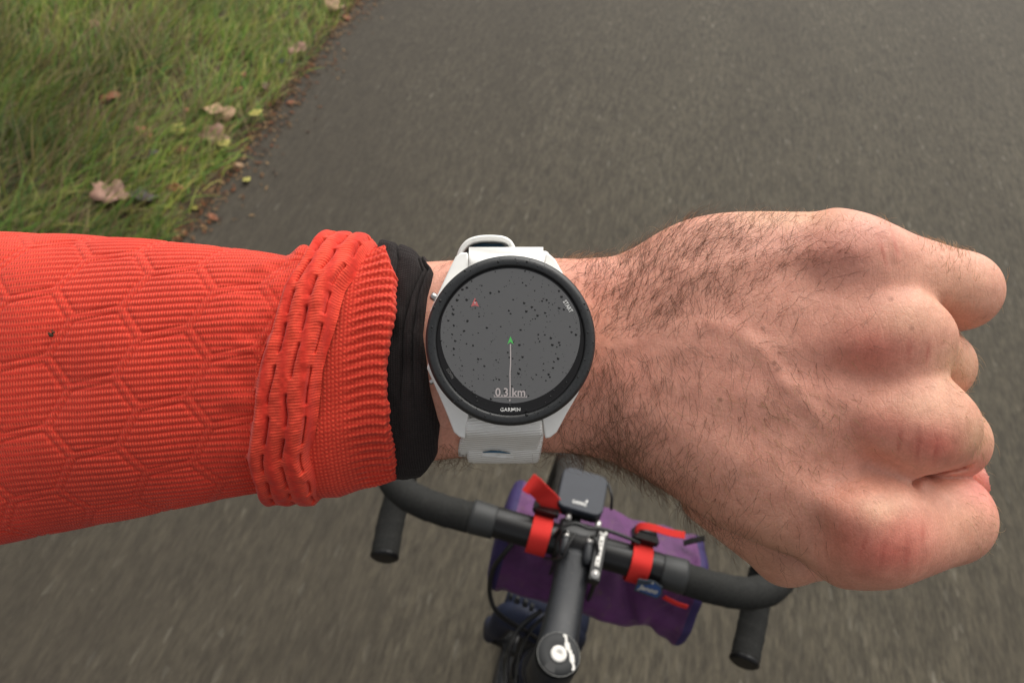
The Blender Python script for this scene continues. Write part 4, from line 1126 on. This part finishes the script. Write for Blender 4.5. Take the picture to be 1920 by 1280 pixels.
# head tube, frame, fork, wheel
ax = np.array([0, .30, -.954]); top = np.array(Bk(0, -.119, -.02))
def onax(t, dy=0): return top + ax*t + np.array([0, dy, 0])
for (t0, t1, r_, mt, nm) in ((.012, .030, .0185, m_blk, 'headset_spacer'), (.030, .045, .024, m_blk, 'headset'), (.045, .200, .0225, m_navy, 'head_tube'), (.200, .215, .026, m_blk, 'lower_headset')):
    MB().tube([onax(t0), onax(t1)], r_, 32).build(nm, mt, bike)
MB().tube([onax(.07), onax(.07)+np.array([0, -.28, -.02]), onax(.07)+np.array([0, -.55, -.05])], .0165, 20).build('top_tube', m_navy, bike)
MB().tube([onax(.165), onax(.165)+np.array([0, -.25, -.22]), onax(.165)+np.array([0, -.46, -.42])], .021, 20).build('down_tube', m_navy, bike)
AXLE = np.array([0, .105, .35])
fk = MB()
for s in (-1, 1):
    c0 = onax(.225, .055); P_ = smooth_path([c0 + np.array([0, .0, 0]), c0 + np.array([s*.028, .004, .0]), c0 + np.array([s*.045, .010, -.025]), c0 + np.array([s*.050, .02, -.10]), c0*(.45) + AXLE*.55 + np.array([s*.058, .005, 0]), AXLE + np.array([s*.055, 0, 0])], 8)
    fk.tube(P_, list(np.interp(np.linspace(0, 1, len(P_)), [0, .2, .45, 1], [.022, .019, .016, .010])), 20)
c0 = onax(.225, .055)
vs, fs = [], []
for i in range(17):
    a = math.pi*i/16
    for k in range(28):
        b_ = 2*math.pi*k/28; vs.append(c0 + np.array([.056*math.copysign(abs(math.cos(a))**.8, math.cos(a))+.004, .040*math.sin(a)**.8*math.cos(b_)+.024, .034*math.sin(a)*math.sin(b_)-.012]))
for i in range(16):
    for k in range(28): fs.append((i*28+k, i*28+(k+1) % 28, (i+1)*28+(k+1) % 28, (i+1)*28+k))
fk.add(vs, fs, True)
fix_normals(fk.build('fork', m_navy, bike))
# brake bridge hardware seen between bag and fork
bc = MB()
for (x, y, r_) in ((958, 1117, .0025), (970, 1124, .0035), (985, 1130, .0035), (997, 1138, .003)):
    p = pxw(x, y, -.19); bc.tube([p-(0, .004, 0), p+(0, .004, 0)], r_, 10, up=(0, 0, 1))
bc.build('brake_caliper', m_stem, bike)
tw = MB(); n = 120; R0, rt = .327, .0215
vs, fs = [], []; m = 20
for i in range(n):
    a = 2*math.pi*i/n; c_ = np.array([0, math.cos(a), math.sin(a)])
    for k in range(m):
        b_ = 2*math.pi*k/m; kn = .0012*((i+k) % 2)*(math.cos(b_) > .2)
        vs.append(AXLE + c_*(R0 + (rt+kn)*math.cos(b_)) + np.array([1, 0, 0])*(rt+kn)*math.sin(b_))
for i in range(n):
    for k in range(m): fs.append((i*m+k, i*m+(k+1) % m, ((i+1) % n)*m+(k+1) % m, ((i+1) % n)*m+k))
wheel = empty('front_wheel'); wheel.parent = bike
ty = MB().add(vs, fs, True).build('tyre', m_rubber, wheel); fix_normals(ty)
rm = MB(); MXr = np.array([[0, 0, 1], [1, 0, 0], [0, 1, 0]], float)
rm.lathe([(.311, -.011), (.292, -.009), (.286, 0), (.292, .009), (.311, .011)], 96, AXLE, MXr); rm.build('rim', m_blk, wheel)
MB().lathe([(.0001, -.05), (.009, -.05), (.012, -.03), (.02, -.028), (.02, .028), (.012, .03), (.009, .05), (.0001, .05)], 24, AXLE, MXr).build('hub', m_blk, wheel)
for i in range(28):
    a = 2*math.pi*i/28; c_ = np.array([0, math.cos(a), math.sin(a)]); s = 1 if i % 2 else -1
    MB().tube([AXLE + np.array([s*.027, 0, 0]) + c_*.02, AXLE + c_*.289], .001, 5).build('spoke', m_stem, wheel)

# pale engraved clamp beside the stem
cl_o = MB()
P0, P1 = pxw(1131, 998, .026), pxw(1116, 1076, .024)
d_ = P1-P0; L_ = np.linalg.norm(d_); d_ /= L_; sdx = np.array([1, 0, 0]) - d_*d_[0]; sdx /= np.linalg.norm(sdx); upn = np.cross(sdx, d_); upn = upn if upn[2] > 0 else -upn
def cpt(u, w, h_): return P0 + d_*u + sdx*w + upn*h_
def cbox(u0, u1, w, h0, h1): 
    vs = [cpt(u, s*w, h_) for u in (u0, u1) for s in (-1, 1) for h_ in (h0, h1)]
    return vs, [(0, 1, 3, 2), (4, 6, 7, 5), (0, 4, 5, 1), (2, 3, 7, 6), (0, 2, 6, 4), (1, 5, 7, 3)]
clamp = MB().add(*cbox(-.005, L_+.006, .0058, -.012, -.0005)).build('light_bracket', m_blk, bike, bevel=.0012); fix_normals(clamp)
strip = MB().add(*cbox(.001, L_-.008, .0022, -.0004, .0008)).build('bracket_strip', m_ltp, clamp, bevel=.0003); fix_normals(strip)
rg = MB(); 
MT = np.array([sdx, -d_, upn]).T
rg.lathe([(.0014, .001), (.0044, .001), (.0044, -.0005)], 20, cpt(0, 0, 0), MT); rg.build('bracket_ring', m_ltp, clamp)
MB().lathe([(.0001, .0022), (.0016, .0022), (.0018, .0014), (.0040, .0014), (.0044, -.0005)], 20, cpt(L_, 0, 0), MT).build('bracket_bolt', m_silver, clamp)
mk = MB()
for q, ln in ((.009, .0030), (.0135, .0016), (.0195, .0022), (.024, .0014), (.030, .002), (.034, .0012)):
    mk.add(*cbox(q, q+ln*.8, .0009, .0008, .00105))
fix_normals(mk.build('bracket_marks', m_dark, clamp))

# ================================================================== BIKE COMPUTER
cc0 = hitb(1092, 922, 2, .022)
comp = tag(empty('bike_computer', Matrix.Translation(Vector(BIKE_O + Bk(cc0[0], cc0[1], .022)))), 'small dark grey bike computer mounted in front of the handlebar', 'bike computer')
m_comp = new_mat('computer_plastic', (.024, .028, .038), .55, .4); vary(m_comp, (.024, .028, .038), .08, 120)
def rrect(w, h_, r_, n=6):
    out = []
    for cx, cy, a0 in ((w-r_, h_-r_, 0), (-w+r_, h_-r_, 90), (-w+r_, -h_+r_, 180), (w-r_, -h_+r_, 270)):
        for i in range(n+1): a = math.radians(a0+90*i/n); out.append((cx+r_*math.cos(a), cy+r_*math.sin(a)))
    return out
MB().prism(rrect(.0242, .0242, .009), -.006, .003).build('body', m_comp, comp, bevel=.0018, seg=3)
MB().prism(rrect(.0246, .0246, .009), -.013, -.0065).build('base', m_blk, comp, bevel=.001)
text('logo', 'GARMIN', m_print, comp, (-.001, -.0155, .00335), (1, 0, 0), (0, 1, 0), .0034, width=.0145, offset=.02)
lt = MB(); lt.add([(.0045, -.0125, .0034), (.0072, -.0125, .0034), (.0062, -.0090, .0034)], [(0, 1, 2)]); fix_normals(lt.build('logo_triangle', m_print, comp))
mt_ = MB().tube([(0, -.010, -.016), (0, -.028, -.018), (-.002, -cc0[1]+.003, -.020)], [.006, .006, .007], 14).build('mount_arm', m_blk, comp)

# ================================================================== HANDLEBAR BAG
m_purple = new_mat('purple_nylon', (.085, .022, .105), .62, .35, sheen=.15)
v = coord(m_purple); pn = noise(m_purple, v, 28, 6, .65); pw = noise(m_purple, v, 1300, 2)
pc = ramp(m_purple, pn, [(.3, (.056, .012, .064)), (.65, (.105, .022, .112))])
dirt = noise(m_purple, v, 70, 6, .7); pc = mix(m_purple, ramp(m_purple, dirt, [(.56, (0, 0, 0)), (.72, (.6, .6, .6))]), pc, (.12, .075, .05))
LK(m_purple, pc, bsdf(m_purple).inputs['Base Color']); LK(m_purple, bump(m_purple, pn, .4, .004, bump(m_purple, pw, .3, .0004)), bsdf(m_purple).inputs['Normal'])
m_indigo = new_mat('indigo_nylon', (.026, .016, .075), .65, .35); vary(m_indigo, (.026, .016, .075), .25, 40)
m_red = new_mat('red_webbing', (.62, .028, .022), .8, .3); 
wv = N(m_red, 'ShaderNodeTexWave', wave_type='BANDS', bands_direction='X'); wv.inputs['Scale'].default_value = wave_scale(.0016); LK(m_red, coord(m_red), wv.inputs['Vector'])
LK(m_red, bump(m_red, wv.outputs['Color'], .5, .0004), bsdf(m_red).inputs['Normal'])
bag = tag(empty('handlebar_bag', Matrix.Translation(Vector(BIKE_O))), 'purple roll bag with indigo ends strapped under the handlebar by red webbing', 'bag')
BY, BZ, BR_ = .034, -.088, .055
def bagpt(x, a, r_):
    return Bk(x, BY + r_*math.cos(a), BZ + r_*1.05*math.sin(a))
XB = np.linspace(-.068, .134, 90); AB = np.linspace(0, 2*math.pi, 120, endpoint=False)
XX, AA = np.meshgrid(XB, AB, indexing='ij')
sag = .0035*vnoise(XX*30, np.cos(AA)*2.4, np.sin(AA)*2.4) + .0018*vnoise(XX*80, np.cos(AA)*5, np.sin(AA)*5)
fold_ = -.007*np.exp(-((XX-.092 + .035*(np.sin(AA-.3)))/.008)**2) - .005*np.exp(-((XX-.122+.02*np.cos(AA*2))/.007)**2)
cin = (-.004*np.exp(-((XX+.039)/.016)**2) - .004*np.exp(-((XX-.064)/.016)**2))*(np.sin(AA) > 0)
endr = .004*np.exp(-((XX-.134)/.006)**2) + .004*np.exp(-((XX+.068)/.006)**2)
RR = BR_ + sag + fold_*(.4+.6*(np.cos(AA-3.6) > -.2)) + cin + endr
sqz = 1 + .10*np.cos(2*(AA-.5))
PY, PZ = BY + RR*sqz*np.cos(AA), BZ + RR*(2-sqz)*1.02*np.sin(AA)
nx, na = XX.shape; idx = np.arange(nx*na).reshape(nx, na); j2 = np.roll(np.arange(na), -1)
F_ = np.stack([idx[:-1, :], idx[:-1, j2], idx[1:, j2], idx[1:, :]], -1).reshape(-1, 4)
fix_normals(mesh_np('shell', np.stack([XX, PY, PZ+BAR[2]], -1).reshape(-1, 3), F_, m_purple, bag))
for side, i in ((-1, 0), (1, -1)):
    vs, fs = [], []
    rings = [(1.0, 0), (.99, .005), (.93, .010), (.75, .013), (.4, .015), (.02, .016)]
    for q, dx in rings:
        for j in range(na): vs.append((XB[i]+side*dx, BY + (PY[i, j]-BY)*q, BZ + (PZ[i, j]-BZ)*q + BAR[2] + .002*math.sin(j*.5)*(q < .9)))
    for L2 in range(len(rings)-1):
        for j in range(na): fs.append((L2*na+j, L2*na+(j+1) % na, (L2+1)*na+(j+1) % na, (L2+1)*na+j))
    fix_normals(MB().add(vs, fs, True).build('end_panel', m_indigo, bag))
def ribbon(pts, width, th, name, mat, parent, side=(1, 0, 0)):
    P_ = smooth_path(pts, 7); vs, fs = [], []; sd_ = np.array(side, float); sd_ /= np.linalg.norm(sd_)
    for i, p in enumerate(P_):
        t_ = P_[min(i+1, len(P_)-1)]-P_[max(i-1, 0)]; t_ /= np.linalg.norm(t_); s_ = sd_ - t_*sd_.dot(t_); s_ /= np.linalg.norm(s_); nn = np.cross(t_, s_)
        for a, b_ in ((-1, -1), (-1, 1), (1, 1), (1, -1)): vs.append(p + s_*a*width/2 + nn*b_*th/2)
    for i in range(len(P_)-1):
        for k in range(4): fs.append((i*4+k, i*4+(k+1) % 4, (i+1)*4+(k+1) % 4, (i+1)*4+k))
    fs += [(0, 1, 2, 3), tuple(reversed(range(len(vs)-4, len(vs))))]
    o = MB().add(vs, fs, False).build(name, mat, parent, bevel=.0003); fix_normals(o); return o
for x in (-.0395, .0640):
    loop = [(x, .020, .004), (x, .012, .0145), (x, 0, .0178), (x, -.011, .0145), (x, -.0178, 0), (x, -.016, -.012), (x, -.006, -.022), (x, .006, -.027), (x, .016, -.022), (x, .021, -.008), (x, .021, .002)]
    so = ribbon([Bk(*p) for p in loop], .0200, .0016, 'strap', m_red, bag)
    bk_ = MB().prism([(x-.0125+BX, y) for BX, y in ()] or rrect(.0135, .0105, .003), -.005, .005)
    bk_.v = [tuple(Bk(x + p[0], .0225 + p[1]*.9, .013 + p[2] - p[1]*.75)) for p in bk_.v]
    b1 = bk_.build('buckle', m_blk, so, bevel=.0012); fix_normals(b1)
    MB().tube([Bk(x-.0115, .0290, .0125), Bk(x+.0115, .0290, .0125)], .0034, 12).build('buckle_bar', m_blk, so)
ribbon([pxw(1050, 962, .012), pxw(1038, 948, .018), pxw(1022, 930, .03), pxw(1006, 915, .045), pxw(990, 903, .05)], .020, .0016, 'strap_tail', m_red, bag, side=(.85, .35, .1))
ribbon([pxw(1196, 1002, .012), pxw(1193, 992, .022), pxw(1203, 986, .032), pxw(1225, 989, .036), pxw(1255, 998, .034), pxw(1284, 1003, .03)], .007, .0016, 'strap_tail', m_red, bag, side=(0, .75, .25))
ribbon([pxw(1282, 1018, -.03), pxw(1300, 1013, -.02), pxw(1322, 1008, -.01)], .006, .002, 'webbing_end', m_tape, bag, side=(0, .8, .2))
ribbon([Bk(.100, -.013, -.030), Bk(.114, -.014, -.034), Bk(.127, -.013, -.037)], .005, .0016, 'red_trim', m_red, bag, side=(0, .3, 1))
# woven label
m_lab = new_mat('woven_label', (.03, .07, .20), .8, .3); m_lab2 = new_mat('label_edge', (.035, .045, .06), .8, .3); m_thr = new_mat('label_thread', (.55, .52, .42), .8, .3)
lc = Bk(*hitb(1216, 1103, 1, -.026)); lx = Bk(*hitb(1236, 1109, 1, -.026)) - lc; lx /= np.linalg.norm(lx); ly = Bk(*hitb(1211, 1085, 1, -.022)) - lc; ly -= lx*ly.dot(lx); ly /= np.linalg.norm(ly); ln_ = np.cross(lx, ly)
if ln_[2]*1 + ln_[1]*-1 < 0: ln_ = -ln_
def lab(poly, h0, h1, name, mat, parent):
    vs = [lc + lx*x + ly*y + ln_*h_ for h_ in (h0, h1) for x, y in poly]; n_ = len(poly)
    o = MB().add(vs, [tuple(range(n_)), tuple(range(n_, 2*n_))] + [(k, (k+1) % n_, n_+(k+1) % n_, n_+k) for k in range(n_)]).build(name, mat, parent); fix_normals(o); return o
lo_ = lab([(-.0125, -.0075), (.0115, -.0095), (.0145, -.002), (.012, .0065), (.002, .0105), (-.0125, .0075)], -.001, 0, 'label', m_lab2, bag)
lab([(-.011, -.005), (.0105, -.0075), (.0125, -.001), (.0105, .0055), (.002, .009), (-.002, .004), (-.011, .001)], .0001, .0003, 'label_field', m_lab, lo_)
text('label_text', 'Janoo', m_thr, lo_, lc + ln_*.0006 - ly*.0012, lx, ly, .0058, width=.0195, shear=.25, offset=.02)
lab([(.0003, .0075), (.0026, .0075), (.0014, .0100)], .0003, .0006, 'label_peak', m_thr, lo_)

# ================================================================== FALLEN LEAVES
m_leafs = {}
def leafmat(nm, c):
    if nm not in m_leafs:
        m = new_mat('leaf_'+nm, c, .65, .35); vary(m, c, .35, 60); m_leafs[nm] = m
    return m_leafs[nm]
LCOL = dict(tan=(.29, .18, .10), pink=(.22, .12, .085), yellow=(.30, .27, .06), rust=(.20, .07, .03), brown=(.10, .055, .032), dark=(.045, .035, .035))
LEAVES = [ # px, py, length px, colour, kind, phrase
    (398, 210, 44, 'tan', 'lobed', 'pale tan lobed leaf in the grass, upper one of the bright cluster'),
    (428, 216, 34, 'tan', 'oval', 'tan leaf touching the upper pale lobed leaf in the grass'),
    (402, 258, 48, 'pink', 'lobed', 'dusty pink-brown leaf in the middle of the bright leaf cluster'),
    (348, 250, 34, 'yellow', 'oval', 'pale yellow leaf left of the dusty pink one'), (330, 243, 28, 'yellow', 'oval', 'narrow yellow leaf at the left end of the bright cluster'),
    (420, 272, 30, 'yellow', 'oval', 'yellow leaf just below the dusty pink one'), (352, 210, 26, 'rust', 'oval', 'rust-coloured leaf left of the pale tan lobed leaf'),
    (206, 368, 62, 'pink', 'lobed', 'wide pink-brown leaf low in the grass near the red sleeve'), (268, 372, 50, 'dark', 'lobed', 'dark grey leaf right of the wide pink-brown leaf'),
    (276, 294, 42, 'dark', 'oval', 'dark leaf below the yellow leaves in the grass'), (345, 284, 30, 'rust', 'oval', 'rust leaf under the bright leaf cluster'),
    (272, 250, 34, 'rust', 'oval', 'rusty leaf standing left of the yellow leaves'), (205, 185, 34, 'rust', 'oval', 'rust leaf in the middle of the long grass'),
    (556, 96, 36, 'pink', 'oval', 'pinkish leaf lying at the grass edge beside the tarmac'), (624, 12, 36, 'tan', 'lobed', 'tan leaf at the top of the picture where grass meets road'),
    (582, 102, 15, 'tan', 'oval', 'small tan leaf fragment on the tarmac beside the pinkish leaf'), (480, 215, 28, 'yellow', 'oval', 'slim yellow-green leaf at the grass edge'),
    (463, 340, 20, 'yellow', 'oval', 'small yellow leaf on the tarmac right of the grass'), (367, 392, 24, 'yellow', 'oval', 'yellow-green leaf at the lower grass edge'),
    (450, 142, 22, 'rust', 'oval', 'rust leaf near the upper grass edge'), (446, 172, 22, 'rust', 'oval', 'rust-orange leaf just below another near the grass edge'),
    (544, 195, 14, 'rust', 'oval', 'orange speck of leaf on the tarmac by the verge'), (330, 355, 26, 'rust', 'oval', 'rust-brown leaf in the grass above the sleeve cuff'),
    (180, 52, 26, 'tan', 'oval', 'pale leaf high in the grass'), (430, 35, 30, 'dark', 'oval', 'dark leaf at the top of the verge'),
    (498, 165, 20, 'brown', 'oval', 'brown leaf in the litter along the road edge'), (290, 65, 34, 'rust', 'oval', 'yellowish rust leaf in the upper grass'),
    (400, 410, 20, 'rust', 'oval', 'small rust leaf at the road edge above the sleeve'), (448, 312, 18, 'tan', 'oval', 'small tan leaf at the litter line beside the tarmac'),
    (650, 35, 20, 'rust', 'oval', 'small orange leaf in the litter at the top of the road edge'), (530, 118, 22, 'dark', 'oval', 'dark leaf under the pinkish one at the road edge')]
def leaf_mesh(kind, seed):
    r = random.Random(seed); n = 26; pts = []
    for i in range(n):
        t = 2*math.pi*i/n
        if kind == 'lobed': q = .5*(.62 + .38*abs(math.cos(2.5*t))**.8)*(1.0 + .12*r.uniform(-1, 1)); x, y = q*math.cos(t), q*math.sin(t)*.9
        else: x, y = .5*math.cos(t), .27*math.sin(t)*(1-.25*math.cos(t)) + .02*r.uniform(-1, 1)
        pts.append((x, y))
    cu1, cu2 = r.uniform(.2, .7), r.uniform(-.5, .5)
    vs = [(0, 0, 0)]
    for q in (.5, 1.0):
        for (x, y) in pts:
            x2, y2 = x*q, y*q; vs.append((x2, y2, cu1*y2*y2*1.6 + cu2*x2*x2 + .05*math.sin(x2*9+y2*5) + .03*abs(y2)))
    fs = [(0, 1+i, 1+(i+1) % n) for i in range(n)] + [(1+i, 1+n+i, 1+n+(i+1) % n, 1+(i+1) % n) for i in range(n)]
    return vs, fs
for i, (px, py, ln, c, kind, lab_) in enumerate(LEAVES):
    g = ground_at(px, py, 0.03); g = ground_at(px, py, float(verge_z(g[0], g[1])) if g[0] < edge_x(g[1]) else .004)
    in_grass = g[0] < edge_x(g[1]) - .06
    dist = np.linalg.norm(g-CAM); size = ln/F_PX*dist*1.02
    if in_grass: g = g + (CAM-g)/dist*(.058 if c in ('tan', 'pink', 'yellow') else .045)
    vs_, fs_ = leaf_mesh(kind, i); rr_ = random.Random(i)
    o = mesh_np('fallen_leaf', [(x*size, y*size, z*size) for x, y, z in vs_], fs_, leafmat(c, LCOL[c]), None, True)
    o.matrix_world = Matrix.Translation(Vector(g + np.array([0, 0, .006]))) @ Euler((rr_.uniform(-.3, .3), rr_.uniform(-.3, .3), rr_.uniform(0, 6.28) if not (c == 'yellow') else math.radians(70)+rr_.uniform(-.4, .4))).to_matrix().to_4x4()
    so = o.modifiers.new('thick', 'SOLIDIFY'); so.thickness = .0006
    tag(o, lab_, 'leaf', 'fallen autumn leaves along the verge')
# litter of bits along the edge of the tarmac
r = np.random.default_rng(9); n = 2600; y = r.uniform(.2, 5, n); x = edge_x(y) + r.normal(-.015, .035, n) + .12*(r.random(n)**6)
vs, fs, cl_ = [], [], []
for i in range(n):
    a = r.uniform(0, 6.28); s1, s2 = r.uniform(.004, .014), r.uniform(.0015, .005); z = max(float(verge_z(x[i], y[i])), .004)+.002
    ca, sa = math.cos(a), math.sin(a); b_ = len(vs)
    for u, w, h_ in ((-1, 0, 0), (0, -1, .0015), (1, 0, r.uniform(0, .006)), (0, 1, .0015), (0, 0, .003)):
        vs.append((x[i] + u*s1*ca - w*s2*sa, y[i] + u*s1*sa + w*s2*ca, z+h_))
    fs += [(b_, b_+1, b_+4), (b_+1, b_+2, b_+4), (b_+2, b_+3, b_+4), (b_+3, b_, b_+4)]
    c = [(.10, .05, .025), (.16, .09, .04), (.05, .03, .02), (.22, .14, .07), (.14, .05, .02)][r.integers(0, 5)]; cl_ += [c]*5
m_lit = new_mat('litter', (.1, .06, .03), .9, .2); at = N(m_lit, 'ShaderNodeVertexColor', layer_name='tone'); LK(m_lit, at.outputs[0], bsdf(m_lit).inputs['Base Color'])
tag(mesh_np('leaf_litter', vs, fs, m_lit, None, True, col=np.array(cl_)), 'brown leaf crumbs and twigs along the road edge', 'litter', kind='stuff')
print('PIXCHECK done')
